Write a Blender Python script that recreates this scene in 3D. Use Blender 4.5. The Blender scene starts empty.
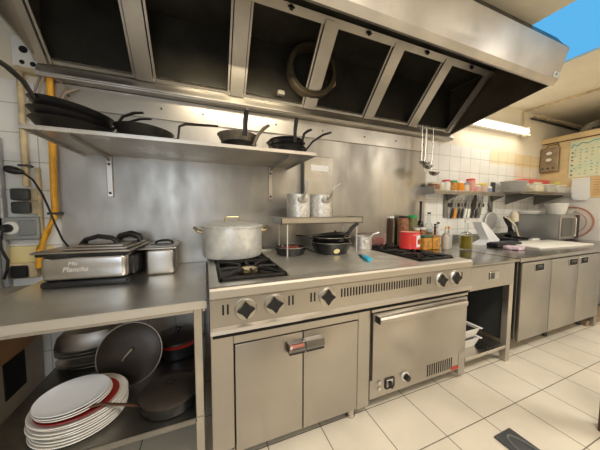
import bpy, bmesh, math, random
from mathutils import Vector, Matrix, Euler
PI = math.pi
random.seed(7)
S = bpy.context.scene
COL = S.collection

# ------------------------------------------------------------------ camera
yaw, pitch, roll = math.radians(21.6), math.radians(-3.67), math.radians(0.14)
fw = Vector((math.sin(yaw)*math.cos(pitch), math.cos(yaw)*math.cos(pitch), math.sin(pitch)))
rt = Vector((math.cos(yaw), -math.sin(yaw), 0)); up = rt.cross(fw)
rt2 = math.cos(roll)*rt + math.sin(roll)*up; up2 = -math.sin(roll)*rt + math.cos(roll)*up
cam = bpy.data.objects.new('camera', bpy.data.cameras.new('camera'))
cam.matrix_world = Matrix(((rt2.x, up2.x, -fw.x, 0), (rt2.y, up2.y, -fw.y, -1.2), (rt2.z, up2.z, -fw.z, 1.32), (0, 0, 0, 1)))
cam.data.sensor_width = 36; cam.data.lens = 238.8/600*36; cam.data.clip_start = 0.02
COL.objects.link(cam); S.camera = cam

# ------------------------------------------------------------------ world, exposure
w = bpy.data.worlds.new('sky'); S.world = w; w.use_nodes = True
w.node_tree.nodes['Background'].inputs[0].default_value = (0.12, 0.50, 0.90, 1)
w.node_tree.nodes['Background'].inputs[1].default_value = 0.85
S.view_settings.view_transform = 'Standard'; S.view_settings.look = 'None'
S.view_settings.gamma = 1; S.view_settings.use_curve_mapping = False
S.view_settings.exposure = 0.15

def area(name, loc, size, power, color, aim=None, sizey=None):
    l = bpy.data.lights.new(name, 'AREA'); l.energy = power; l.color = color
    l.shape = 'RECTANGLE'; l.size = size; l.size_y = sizey or size
    o = bpy.data.objects.new(name, l); o.location = loc
    if aim is not None:
        o.rotation_euler = (Vector(aim)-Vector(loc)).to_track_quat('-Z', 'Y').to_euler()
    COL.objects.link(o); return o
WARM = (1.0, 0.89, 0.74)
area('ceiling_light', (0.9, -1.3, 2.77), 1.3, 38, WARM, (0.9, -1.3, 0), 0.25)
area('ceiling_light', (3.5, -1.7, 2.77), 1.3, 46, (1.0, 0.94, 0.84), (3.5, -1.7, 0), 0.25)
area('added_cool_fill', (-0.65, -2.22, 1.6), 0.8, 13, (0.72, 0.85, 1.0), (-0.75, 0, 1.7), 1.0)  # cool light added to brighten the left tiles; no window stands here
area('fluorescent_tube_light', (3.75, 0.84, 2.42), 1.3, 5, (1.0, 0.88, 0.68), (3.75, 0.3, 0), 0.06)
area('hood_lamp_light', (0.30, 0.66, 2.34), 0.9, 6, (1.0, 0.84, 0.58), (0.30, 0.99, 1.95), 0.05)

# ------------------------------------------------------------------ materials
MT = {}
def mat(name, col, rough=0.5, metal=0.0, var=0.0, scale=8.0, bump=0.0, stretch=None, trans=0.0, emit=None, spec=0.5, col2=None, rvar=0.0, ior=1.45):
    if name in MT: return MT[name]
    m = bpy.data.materials.new(name); m.use_nodes = True; MT[name] = m
    nt = m.node_tree; b = nt.nodes['Principled BSDF']
    b.inputs['Base Color'].default_value = (*col, 1); b.inputs['Roughness'].default_value = rough
    b.inputs['Metallic'].default_value = metal; b.inputs['Specular IOR Level'].default_value = spec
    b.inputs['IOR'].default_value = ior
    if trans: b.inputs['Transmission Weight'].default_value = trans
    if emit: b.inputs['Emission Color'].default_value = (*emit[0], 1); b.inputs['Emission Strength'].default_value = emit[1]
    if var or bump or rvar or col2:
        tc = nt.nodes.new('ShaderNodeNewGeometry'); mp = nt.nodes.new('ShaderNodeMapping')
        nt.links.new(tc.outputs['Position'], mp.inputs[0])
        if stretch: mp.inputs['Scale'].default_value = stretch
        n = nt.nodes.new('ShaderNodeTexNoise'); n.inputs['Scale'].default_value = scale; n.inputs['Detail'].default_value = 5
        nt.links.new(mp.outputs[0], n.inputs['Vector'])
        if var or col2:
            mx = nt.nodes.new('ShaderNodeMix'); mx.data_type = 'RGBA'
            c2 = col2 if col2 else tuple(max(0, c*(1-var)) for c in col)
            c1 = col if col2 else tuple(min(1, c*(1+var*0.5)) for c in col)
            rp = nt.nodes.new('ShaderNodeMapRange'); rp.inputs[1].default_value = 0.35; rp.inputs[2].default_value = 0.65
            nt.links.new(n.outputs['Fac'], rp.inputs[0]); nt.links.new(rp.outputs[0], mx.inputs[0])
            mx.inputs[6].default_value = (*c1, 1); mx.inputs[7].default_value = (*c2, 1)
            nt.links.new(mx.outputs[2], b.inputs['Base Color'])
        if rvar:
            rr = nt.nodes.new('ShaderNodeMapRange'); rr.inputs[1].default_value = 0.3; rr.inputs[2].default_value = 0.7
            rr.inputs[3].default_value = max(0.05, rough-rvar); rr.inputs[4].default_value = rough+rvar
            nt.links.new(n.outputs['Fac'], rr.inputs[0]); nt.links.new(rr.outputs[0], b.inputs['Roughness'])
        if bump:
            bp = nt.nodes.new('ShaderNodeBump'); bp.inputs['Strength'].default_value = bump; bp.inputs['Distance'].default_value = 0.01
            nt.links.new(n.outputs['Fac'], bp.inputs['Height']); nt.links.new(bp.outputs[0], b.inputs['Normal'])
    return m
steel = mat('brushed_steel', (0.60, 0.57, 0.53), 0.34, 1.0, var=0.10, scale=3.5, rvar=0.10, stretch=(1, 1, 1.6))
steel_front = mat('satin_steel', (0.51, 0.485, 0.45), 0.36, 1.0, var=0.08, scale=2.2, rvar=0.06)
steel_top = mat('worktop_steel', (0.84, 0.83, 0.80), 0.36, 1.0, var=0.08, scale=4, rvar=0.06)
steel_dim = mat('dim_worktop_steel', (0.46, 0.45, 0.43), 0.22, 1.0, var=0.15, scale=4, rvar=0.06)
steel_cold = mat('grey_door_steel', (0.42, 0.405, 0.38), 0.34, 1.0, var=0.08, scale=2.2, rvar=0.06)
steel_dark = mat('dark_bracket_steel', (0.24, 0.235, 0.225), 0.4, 1.0)
steel_wall = mat('backsplash_steel', (0.43, 0.415, 0.39), 0.42, 1.0, var=0.22, scale=2.6, rvar=0.12, stretch=(1.4, 1, 0.6))
steel_hood = mat('hood_steel', (0.50, 0.475, 0.44), 0.46, 1.0, var=0.14, scale=3, rvar=0.08)
griddle_m = mat('griddle_steel', (0.80, 0.78, 0.72), 0.46, 0.85, col2=(0.62, 0.60, 0.54), scale=9, rvar=0.10, bump=0.02)
alu = mat('dull_aluminium', (0.90, 0.91, 0.89), 0.38, 0.45, var=0.15, scale=20, rvar=0.08)
alu_wash = mat('pitted_aluminium', (0.80, 0.79, 0.76), 0.45, 0.6, var=0.22, scale=45, bump=0.1)
chrome = mat('chrome', (0.62, 0.61, 0.59), 0.25, 1.0)
brass = mat('brass', (0.60, 0.50, 0.32), 0.35, 1.0)
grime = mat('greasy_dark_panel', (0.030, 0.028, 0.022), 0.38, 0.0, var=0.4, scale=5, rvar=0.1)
blackp = mat('black_plastic', (0.015, 0.015, 0.016), 0.35)
black_iron = mat('black_iron', (0.028, 0.026, 0.025), 0.42, 0.3, var=0.3, scale=14, rvar=0.08)
castiron = mat('cast_iron', (0.022, 0.020, 0.019), 0.55, 0.2, var=0.4, scale=30, bump=0.2)
nonstick = mat('nonstick', (0.02, 0.02, 0.022), 0.25)
darkgrey = mat('dark_grey_plastic', (0.05, 0.055, 0.055), 0.5)
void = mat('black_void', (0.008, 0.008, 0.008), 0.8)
white_cer = mat('white_ceramic', (0.86, 0.84, 0.80), 0.18)
white_pl = mat('white_plastic', (0.82, 0.81, 0.78), 0.4)
cream_pl = mat('cream_plastic', (0.74, 0.66, 0.50), 0.5)
yellow_pipe = mat('yellow_paint', (0.85, 0.42, 0.03), 0.4, var=0.2, scale=9)
beige_pipe = mat('beige_paint', (0.66, 0.54, 0.34), 0.55, var=0.3, scale=12)
red = mat('red_enamel', (0.50, 0.03, 0.02), 0.3)
red_tin = mat('red_tin_print', (0.78, 0.05, 0.05), 0.35)
glass = mat('clear_glass', (0.93, 0.95, 0.93), 0.04, trans=1.0, ior=1.12)
oil = mat('olive_oil', (0.26, 0.20, 0.008), 0.12)
green = mat('green_plastic', (0.03, 0.40, 0.12), 0.4)
blue = mat('blue_plastic', (0.02, 0.50, 0.80), 0.35)
paper = mat('white_paper', (0.85, 0.86, 0.88), 0.7)
wood = mat('cream_wood', (0.72, 0.55, 0.30), 0.55, var=0.15, scale=6)
brown = mat('brown_card', (0.36, 0.20, 0.10), 0.6, var=0.2, scale=5)
amber = mat('amber_spice', (0.62, 0.30, 0.05), 0.4, var=0.3, scale=40)
spice = mat('paprika_spice', (0.36, 0.16, 0.08), 0.5, var=0.6, scale=60)
herb = mat('dried_herbs', (0.20, 0.20, 0.09), 0.6, var=0.5, scale=60)
orange = mat('orange_plastic', (0.90, 0.33, 0.02), 0.4)
yellow = mat('yellow_label', (0.85, 0.66, 0.08), 0.5)
cutting = mat('white_cutting_board', (0.84, 0.82, 0.76), 0.45)
redlab = mat('red_label', (0.70, 0.22, 0.18), 0.5)
micro_m = mat('grey_enamel', (0.36, 0.36, 0.36), 0.35, 0.6)
grate_dark = mat('burner_well', (0.022, 0.019, 0.016), 0.5, 0.0, var=0.4, scale=20)
plaster = mat('cream_plaster', (0.80, 0.73, 0.60), 0.7, var=0.05, scale=2)
ceil_m = mat('ceiling_paint', (0.82, 0.76, 0.62), 0.7, var=0.06, scale=3)
post_m = mat('dark_wood', (0.09, 0.045, 0.02), 0.5)
lowcab = mat('off_white_enamel', (0.42, 0.37, 0.31), 0.5, var=0.15, scale=4)
tube_m = mat('lit_tube', (1, 0.95, 0.85), 0.4, emit=((1.0, 0.90, 0.72), 2.2))
wire_m = mat('white_wire', (0.72, 0.72, 0.70), 0.4)

def tile_mat(name, axes, sx, sz, off, c1, c2, mortar, msize, rough=0.25, patches=()):
    m = bpy.data.materials.new(name); m.use_nodes = True; nt = m.node_tree; b = nt.nodes['Principled BSDF']
    g = nt.nodes.new('ShaderNodeNewGeometry'); sp = nt.nodes.new('ShaderNodeSeparateXYZ'); cb = nt.nodes.new('ShaderNodeCombineXYZ')
    nt.links.new(g.outputs['Position'], sp.inputs[0])
    for k in (0, 1):
        a = nt.nodes.new('ShaderNodeMath'); a.operation = 'ADD'; a.inputs[1].default_value = off[k]
        nt.links.new(sp.outputs[axes[k]], a.inputs[0]); nt.links.new(a.outputs[0], cb.inputs[k])
    br = nt.nodes.new('ShaderNodeTexBrick'); br.offset = 0; br.squash = 1
    br.inputs['Scale'].default_value = 1; br.inputs['Brick Width'].default_value = sx; br.inputs['Row Height'].default_value = sz
    br.inputs['Mortar Size'].default_value = msize; br.inputs['Mortar Smooth'].default_value = 0.1
    br.inputs['Color1'].default_value = (*c1, 1); br.inputs['Color2'].default_value = (*c2, 1); br.inputs['Mortar'].default_value = (*mortar, 1)
    nt.links.new(cb.outputs[0], br.inputs['Vector'])
    n = nt.nodes.new('ShaderNodeTexNoise'); n.inputs['Scale'].default_value = 3.0; n.inputs['Detail'].default_value = 6
    nt.links.new(g.outputs['Position'], n.inputs['Vector'])
    mr = nt.nodes.new('ShaderNodeMapRange'); mr.inputs[1].default_value = .3; mr.inputs[2].default_value = .7; mr.inputs[3].default_value = .88; mr.inputs[4].default_value = 1.04
    nt.links.new(n.outputs['Fac'], mr.inputs[0])
    last = br.outputs['Color']
    for (lo0, hi0, lo1, hi1, pc) in patches:      # tiles of another colour
        f = None
        for ax, lo, hi in ((axes[0], lo0, hi0), (axes[1], lo1, hi1)):
            for op, v in (('GREATER_THAN', lo), ('LESS_THAN', hi)):
                c = nt.nodes.new('ShaderNodeMath'); c.operation = op; c.inputs[1].default_value = v
                nt.links.new(sp.outputs[ax], c.inputs[0])
                if f is None: f = c.outputs[0]
                else:
                    q = nt.nodes.new('ShaderNodeMath'); q.operation = 'MULTIPLY'
                    nt.links.new(f, q.inputs[0]); nt.links.new(c.outputs[0], q.inputs[1]); f = q.outputs[0]
        mx = nt.nodes.new('ShaderNodeMix'); mx.data_type = 'RGBA'; mx.blend_type = 'MULTIPLY'
        nt.links.new(f, mx.inputs[0]); nt.links.new(last, mx.inputs[6]); mx.inputs[7].default_value = (*pc, 1); last = mx.outputs[2]
    mm = nt.nodes.new('ShaderNodeMix'); mm.data_type = 'RGBA'; mm.blend_type = 'MULTIPLY'; mm.inputs[0].default_value = 1
    nt.links.new(last, mm.inputs[6]); nt.links.new(mr.outputs[0], mm.inputs[7]); nt.links.new(mm.outputs[2], b.inputs['Base Color'])
    b.inputs['Roughness'].default_value = rough
    bp = nt.nodes.new('ShaderNodeBump'); bp.inputs['Strength'].default_value = 0.3; bp.inputs['Distance'].default_value = 0.003; bp.invert = True
    nt.links.new(br.outputs['Fac'], bp.inputs['Height']); nt.links.new(bp.outputs[0], b.inputs['Normal'])
    return m
tile_wall = tile_mat('white_wall_tiles', (0, 2), 0.2, 0.19, (2.05, 0.073), (0.88, 0.88, 0.87), (0.85, 0.86, 0.85), (0.50, 0.48, 0.43), 0.003,
                     patches=((3.75, 5.2, 1.98, 2.17, (1, 0.88, 0.66)), (-1.25, -1.0, 0.88, 1.07, (1, 0.85, 0.45)), (4.35, 5.2, 1.60, 2.17, (0.97, 0.90, 0.76))))
floor_m = tile_mat('beige_floor_tiles', (0, 1), 0.33, 0.33, (0.033+3.3, 0.297+3.3), (0.80, 0.73, 0.61), (0.77, 0.71, 0.60), (0.20, 0.17, 0.14), 0.003, 0.42)

# ------------------------------------------------------------------ builders
INV = {}
class B:
    """collects shapes; build() links them as one mesh object"""
    def __init__(s): s.bm = bmesh.new(); s.X = Matrix.Identity(4)
    def _add(s, verts, bev=0, seg=1):
        if bev:
            es = {e for v in verts for e in v.link_edges}
            r = bmesh.ops.bevel(s.bm, geom=list(es), offset=bev, segments=seg, affect='EDGES', profile=0.5)
            vs = set(v for f in r['faces'] for v in f.verts) | {v for v in verts if v.is_valid}
            verts = list(vs)
        if s.X != Matrix.Identity(4): bmesh.ops.transform(s.bm, matrix=s.X, verts=verts)
        return verts
    def box(s, x0, x1, y0, y1, z0, z1, bev=0, seg=1, rot=None):
        m = Matrix.Translation(((x0+x1)/2, (y0+y1)/2, (z0+z1)/2))
        if rot: m = m @ Euler(rot).to_matrix().to_4x4()
        m = m @ Matrix.Diagonal((abs(x1-x0), abs(y1-y0), abs(z1-z0), 1))
        r = bmesh.ops.create_cube(s.bm, size=1, matrix=m); s._add(r['verts'], bev, seg); return s
    def lathe(s, prof, c=(0, 0, 0), n=32, rot=None, sx=1, sy=1):
        """prof = [(r,z)...] from bottom to top, around local z"""
        M = Matrix.Translation(c)
        if rot: M = M @ Euler(rot).to_matrix().to_4x4()
        rings = []; new = []
        for r, z in prof:
            if r < 1e-5:
                v = s.bm.verts.new(M @ Vector((0, 0, z))); rings.append([v]); new.append(v)
            else:
                ring = [s.bm.verts.new(M @ Vector((r*sx*math.cos(2*PI*k/n), r*sy*math.sin(2*PI*k/n), z))) for k in range(n)]
                rings.append(ring); new += ring
        for a, b in zip(rings, rings[1:]):
            if len(a) == 1 and len(b) == 1: continue
            for k in range(n):
                k2 = (k+1) % n
                if len(a) == 1: s.bm.faces.new((a[0], b[k2], b[k]))
                elif len(b) == 1: s.bm.faces.new((a[k], a[k2], b[0]))
                else: s.bm.faces.new((a[k], a[k2], b[k2], b[k]))
        s._add(new); return s
    def cyl(s, c, r, h, n=24, rot=None, r2=None):
        r2 = r if r2 is None else r2
        return s.lathe([(0, 0), (r, 0), (r2, h), (0, h)], c, n, rot)
    def tube(s, pts, r, n=10, flat=1.0, radii=None):
        pts = [Vector(p) for p in pts]; rings = []; new = []; prevn = None
        for i, p in enumerate(pts):
            t = (pts[min(i+1, len(pts)-1)] - pts[max(i-1, 0)]).normalized()
            ref = Vector((0, 0, 1)) if abs(t.z) < 0.95 else Vector((0, 1, 0))
            a = t.cross(ref).normalized()
            if prevn is not None and a.dot(prevn) < 0: a = -a
            prevn = a; b = t.cross(a).normalized()
            rr = radii[i] if radii else r
            ring = [s.bm.verts.new(p + a*rr*math.cos(2*PI*k/n) + b*rr*flat*math.sin(2*PI*k/n)) for k in range(n)]
            rings.append(ring); new += ring
        for u, v in zip(rings, rings[1:]):
            for k in range(n): s.bm.faces.new((u[k], u[(k+1) % n], v[(k+1) % n], v[k]))
        s.bm.faces.new(rings[0][::-1]); s.bm.faces.new(rings[-1]); s._add(new); return s
    def prism(s, poly, vec):
        """poly = 3D points, extruded along vec"""
        v0 = [s.bm.verts.new(Vector(p)) for p in poly]; v1 = [s.bm.verts.new(Vector(p)+Vector(vec)) for p in poly]
        s.bm.faces.new(v0); s.bm.faces.new(v1[::-1]); n = len(poly)
        for k in range(n): s.bm.faces.new((v0[k], v0[(k+1) % n], v1[(k+1) % n], v1[k]))
        s._add(v0+v1); return s
    def quadbar(s, p, q, wvec, tvec):
        """bar from p to q, cross-section spanned by wvec and tvec"""
        p, q, a, b = map(Vector, (p, q, wvec, tvec))
        return s.prism([p-a/2, p+a/2, q+a/2, q-a/2], b)
    def build(s, name, m, parent=None, local=False, smooth=True):
        bmesh.ops.recalc_face_normals(s.bm, faces=s.bm.faces)
        me = bpy.data.meshes.new(name)
        if parent is not None and not local:
            root = parent
            while root.parent: root = root.parent
            bmesh.ops.transform(s.bm, matrix=INV[root.name], verts=s.bm.verts)
        s.bm.to_mesh(me); s.bm.free(); me.materials.append(m)
        if smooth:
            for p in me.polygons: p.use_smooth = True
            me.set_sharp_from_angle(angle=math.radians(35))
        o = bpy.data.objects.new(name, me); COL.objects.link(o)
        if parent is not None: o.parent = parent
        return o
def label(o, lab, cat, group=None):
    o['label'] = lab; o['category'] = cat
    if group: o['group'] = group
    return o
def thing(name, lab, cat, loc=(0, 0, 0), rz=0, group=None, rot=None):
    o = bpy.data.objects.new(name, None); o.empty_display_size = 0.1; COL.objects.link(o)
    o.location = loc; o.rotation_euler = rot if rot else (0, 0, rz)
    INV[o.name] = (Matrix.Translation(loc) @ o.rotation_euler.to_matrix().to_4x4()).inverted()
    return label(o, lab, cat, group)
def solo(b, name, m, lab, cat, loc=(0, 0, 0), rz=0, group=None, rot=None):
    """a thing that is one mesh; b in local coordinates"""
    o = b.build(name, m); o.location = loc; o.rotation_euler = rot if rot else (0, 0, rz)
    return label(o, lab, cat, group)
def struct(b, name, m, parent=None):
    o = b.build(name, m, None, smooth=False); o['kind'] = 'structure'; return o
def dup(root, loc, lab, rz=None, rot=None):
    r = root.copy(); COL.objects.link(r); r.location = loc; r['label'] = lab
    if rz is not None: r.rotation_euler = (0, 0, rz)
    if rot is not None: r.rotation_euler = rot
    for ch in list(root.children):
        c = ch.copy(); COL.objects.link(c); c.parent = r
        for g in ch.children:
            d = g.copy(); COL.objects.link(d); d.parent = c
    return r
def ray_plane(*a): pass

# ------------------------------------------------------------------ room shell
XL, XR, YB, YF, ZC = -1.25, 6.4, 1.0, -2.3, 2.82
struct(B().box(XL-.1, XR+.1, YF-.1, YB+.1, -0.1, 0), 'floor', floor_m)
cb = B()   # ceiling round the skylight opening x 2.5..3.45, y -1.9..0.5
cb.box(XL-.1, 2.50, YF-.1, YB+.1, ZC, ZC+.02); cb.box(3.44, XR+.1, YF-.1, YB+.1, ZC, ZC+.02)
cb.box(2.50, 3.44, 0.5, YB+.1, ZC, ZC+.02); cb.box(2.50, 3.44, YF-.1, -0.95, ZC, ZC+.02)
struct(cb, 'ceiling', ceil_m)
wb = B().box(XL-.1, 5.05, YB, YB+.1, 0, 2.165)
struct(wb, 'wall_back', tile_wall)
struct(B().box(XL-.1, XR+.1, YB, YB+.1, 2.165, ZC), 'wall_back_upper', plaster)
struct(B().box(5.0501, XR+.1, YB, YB+.1, 0, 2.165), 'wall_back_corner', plaster)
struct(B().box(XL-.1, XL, YF-.1, YB, 0, ZC), 'wall_left', tile_wall)
struct(B().box(XR, XR+.1, YF-.1, YB, 0, ZC), 'wall_right', plaster)
struct(B().box(XL, XR, YF-.1, YF, 0, ZC), 'wall_front', plaster)
pw = mat('partition_white', (0.74, 0.72, 0.68), 0.45, var=0.06, scale=2)
struct(B().box(5.05, 5.12, YF, YB, 0, 1.66), 'wall_partition', pw)
struct(B().box(5.05, 5.12, YF, YB, 1.66, 2.36), 'wall_partition_upper', wood)
struct(B().box(5.02, 5.6, YF, YB, 2.365, 2.44, .004), 'trim_1', wood)
struct(B().box(5.045, 5.13, YF, YB, 2.352, 2.365), 'trim_2', post_m)
struct(B().box(2.16, 2.26, -.70, -.600, 0, 2.6, .004), 'trim_3', post_m)
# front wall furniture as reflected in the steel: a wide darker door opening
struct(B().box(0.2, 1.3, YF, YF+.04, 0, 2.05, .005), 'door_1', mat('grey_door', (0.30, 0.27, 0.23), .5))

# ------------------------------------------------------------------ backsplash
t = thing('backsplash_panel', 'large stained stainless steel sheet lining the wall behind the cooking range', 'wall panel', (-0.93, .985, .88))
B().box(-0.945, 2.52, .985, .999, .84, 2.30).build('sheet', steel_wall, t)
B().box(-0.945, 2.52, .972, .985, 2.02, 2.178, .002).build('upper_flashing', steel_hood, t)
b = B()
for x in (-.86, -.3, 0.0, .62, 1.1, 1.6, 2.03, 2.45): b.cyl((x, .973, 2.10), .008, .006, 10, (PI/2, 0, 0))
b.build('screw', darkgrey, t)

# ------------------------------------------------------------------ extractor hood
HX0, HX1 = -.995, 2.87
t = thing('extractor_hood', 'huge stainless steel extractor hood with six dark bays spanning above the range', 'extractor hood', (HX0, 0.98, 2.24))
FB, FT = (0.10, 2.76), (0, 0)
A0, A1 = Vector((0, .94, 2.285)), Vector((0, .50, 2.762))     # filter slope back-bottom, front-top (y,z)
# outer shell: fascia
B().prism([(HX0, -.02, 2.455), (HX0, -.085, 2.68), (HX0, -.07, 2.70), (HX0, .0, 2.47)], (HX1-HX0, 0, 0)).build('fascia', steel_hood, t)
B().prism([(HX0, -.02, 2.455), (HX0, .006, 2.412), (HX0, .035, 2.425), (HX0, .032, 2.432), (HX0, .012, 2.424), (HX0, -.01, 2.46)], (HX1-HX0, 0, 0)).build('drip_lip', steel_hood, t)
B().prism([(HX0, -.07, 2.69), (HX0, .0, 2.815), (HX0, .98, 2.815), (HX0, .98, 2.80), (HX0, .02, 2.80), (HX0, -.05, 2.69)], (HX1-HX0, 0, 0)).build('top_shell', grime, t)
def endp(x0, x1, name, m, dz=0):
    B().prism([(x0, -.02, 2.445), (x0, .02, 2.428+dz/2), (x0, .98, 2.245+dz), (x0, .98, 2.80), (x0, .0, 2.80), (x0, -.08, 2.69)], (x1-x0, 0, 0)).build(name, m, t)
endp(HX1-.012, HX1, 'end_panel', steel_hood); endp(HX0, HX0+.012, 'end_panel', steel_hood, .04)
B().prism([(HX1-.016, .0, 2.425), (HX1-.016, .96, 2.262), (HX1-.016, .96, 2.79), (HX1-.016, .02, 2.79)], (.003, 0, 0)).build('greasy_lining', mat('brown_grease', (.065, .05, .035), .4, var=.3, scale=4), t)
# gutter/rail at the back
B().prism([(HX0, .985, 2.180), (HX0, .91, 2.186), (HX0, .900, 2.208), (HX0, .93, 2.268), (HX0, .985, 2.268)], (HX1-HX0, 0, 0)).build('back_gutter', steel_hood, t)
B().tube([(HX0+.02, .902, 2.200), (HX1-.02, .902, 2.200)], .007).build('gutter_rim', steel_hood, t)
# front top rail
d = (A1-A0).normalized(); nrm = Vector((0, -d.z, d.y)).normalized()
nrm = Vector((0, d.z, -d.y)); nrm = -nrm if nrm.z > 0 else nrm       # pointing down to the room
p = A1
B().quadbar(Vector((HX0+.012, 0, 0))+p-d*.005, Vector((HX1-.016, 0, 0))+p-d*.005, d*.055, nrm*.02).build('top_rail', steel_hood, t)
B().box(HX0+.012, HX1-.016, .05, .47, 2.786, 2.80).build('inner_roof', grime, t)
xs = [-0.965, -0.395, 0.265, 0.925, 1.597, 2.205, 2.80]
# sloping dividers and edge frames
for i, x in enumerate(xs):
    wd = .105 if 0 < i < 6 else .05
    f = B().quadbar(Vector((x, 0, 0))+A0, Vector((x, 0, 0))+A1, Vector((wd, 0, 0)), nrm*.028).build('divider', steel_hood, t)
    B().quadbar(Vector((x-wd/2-.014, 0, 0))+A0, Vector((x-wd/2-.014, 0, 0))+A1, Vector((.014, 0, 0)), nrm*.012).build('edge_strip', steel_hood, f)
    B().quadbar(Vector((x+wd/2+.014, 0, 0))+A0, Vector((x+wd/2+.014, 0, 0))+A1, Vector((.014, 0, 0)), nrm*.012).build('edge_strip', steel_hood, f)
for i in range(6):
    x0, x1 = xs[i]+.06, xs[i+1]-.06
    q = B().quadbar(Vector((x0, 0, 0))+A0+d*.012, Vector((x1, 0, 0))+A0+d*.012, d*.022, nrm*.016).build('bay_sill', steel_hood, t)
    xm = (x0+x1)/2
    k = B(); c = Vector((xm, 0, 0))+A1+d*.005+nrm*.02
    k.box(c.x-.012, c.x+.012, c.y-.02, c.y+.002, c.z-.028, c.z+.004, .004); k.box(c.x-.025, c.x+.025, c.y-.012, c.y-.004, c.z-.012, c.z-.004)
    k.build('latch', blackp, t)
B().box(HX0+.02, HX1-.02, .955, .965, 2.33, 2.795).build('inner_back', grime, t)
# side lining and fan housing in the cavity
fan = B().lathe([(.19, -.05), (.22, -.05), (.23, -.04), (.23, .04), (.22, .05), (.19, .05), (.19, -.05)], (.92, .85, 2.565), 40, (PI/2, 0, -.05)).build('fan_housing', mat('fan_cream', (.06, .045, .025), .55, var=.4, scale=10), t)
B().box(.61, .67, .86, .90, 2.325, 2.36, .003).build('junction_box', mat('dull_grey_box', (.16, .15, .13), .6), t)
B().box(1.10, 1.15, .80, .86, 2.46, 2.52, .01).build('motor_bracket', brown, t)
lb = B().box(HX1-.085, HX1-.012, -.0320, -.0295, 2.462, 2.502, rot=(.27, 0, 0)).build('sticker', mat('sticker_silver', (.62, .66, .66), .4), t)
B().lathe([(.006, 0), (.012, 0), (.012, .001), (.006, .001)], (HX1-.05, -.0335, 2.484), 14, (PI/2+.27, 0, 0)).build('emblem', darkgrey, lb)

# ------------------------------------------------------------------ left wall shelf
SX0, SX1, SY0, SZ = -.80, .735, .34, 1.70
t = thing('wall_shelf', 'long steel wall shelf holding the frying pans under the hood', 'shelf', (SX0, .98, SZ))
B().box(SX0, SX1, SY0, .985, SZ+.012, SZ+.018).box(SX0, SX1, SY0, SY0+.012, SZ-.004, SZ+.018, .002).box(SX0, SX0+.01, SY0, .985, SZ-.004, SZ+.018).box(SX1-.01, SX1, SY0, .985, SZ-.004, SZ+.018).box(SX0, SX1, .97, .985, SZ+.012, SZ+.05).build('shelf_board', steel, t)
for x in (-.65, .565):
    br = B().box(x-.018, x+.018, .968, .984, SZ-.29, SZ+.01, .003)
    br.prism([(x-.006, .968, SZ+.01), (x-.006, SY0+.08, SZ+.01), (x-.006, SY0+.08, SZ-.004), (x-.006, .93, SZ-.012), (x-.006, .968, SZ-.03)], (.012, 0, 0))
    o = br.build('bracket', steel, t)
    for bz in (.26, .05): B().cyl((x, .969, SZ-bz), .009, .006, 12, (PI/2, 0, 0)).build('bolt', darkgrey, o)

# ------------------------------------------------------------------ plate box on the backsplash
t = thing('wall_box', 'flat grey steel box with a white label on the backsplash beside the shelf', 'electrical box', (1.05, .985, 1.29))
B().box(.885, 1.21, .945, .984, 1.27, 1.84, .004).build('cover', steel_dim, t)
B().box(.875, .888, .93, .984, 1.27, 1.80).build('dark_edge', darkgrey, t)
B().box(.96, 1.155, .941, .9449, 1.70, 1.755).build('blank_label', paper, t)

# ------------------------------------------------------------------ cooking range
RX0, RX1, RY1 = .01, 1.872, .96
t = thing('cooking_range', 'long stainless steel cooking range with two cupboards, an oven, griddle and burners', 'cooker', (.94, .48, 0))
B().box(RX0, RX1, .0, RY1, .70, .925).build('upper_body', steel_front, t)
hob = B()
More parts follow.
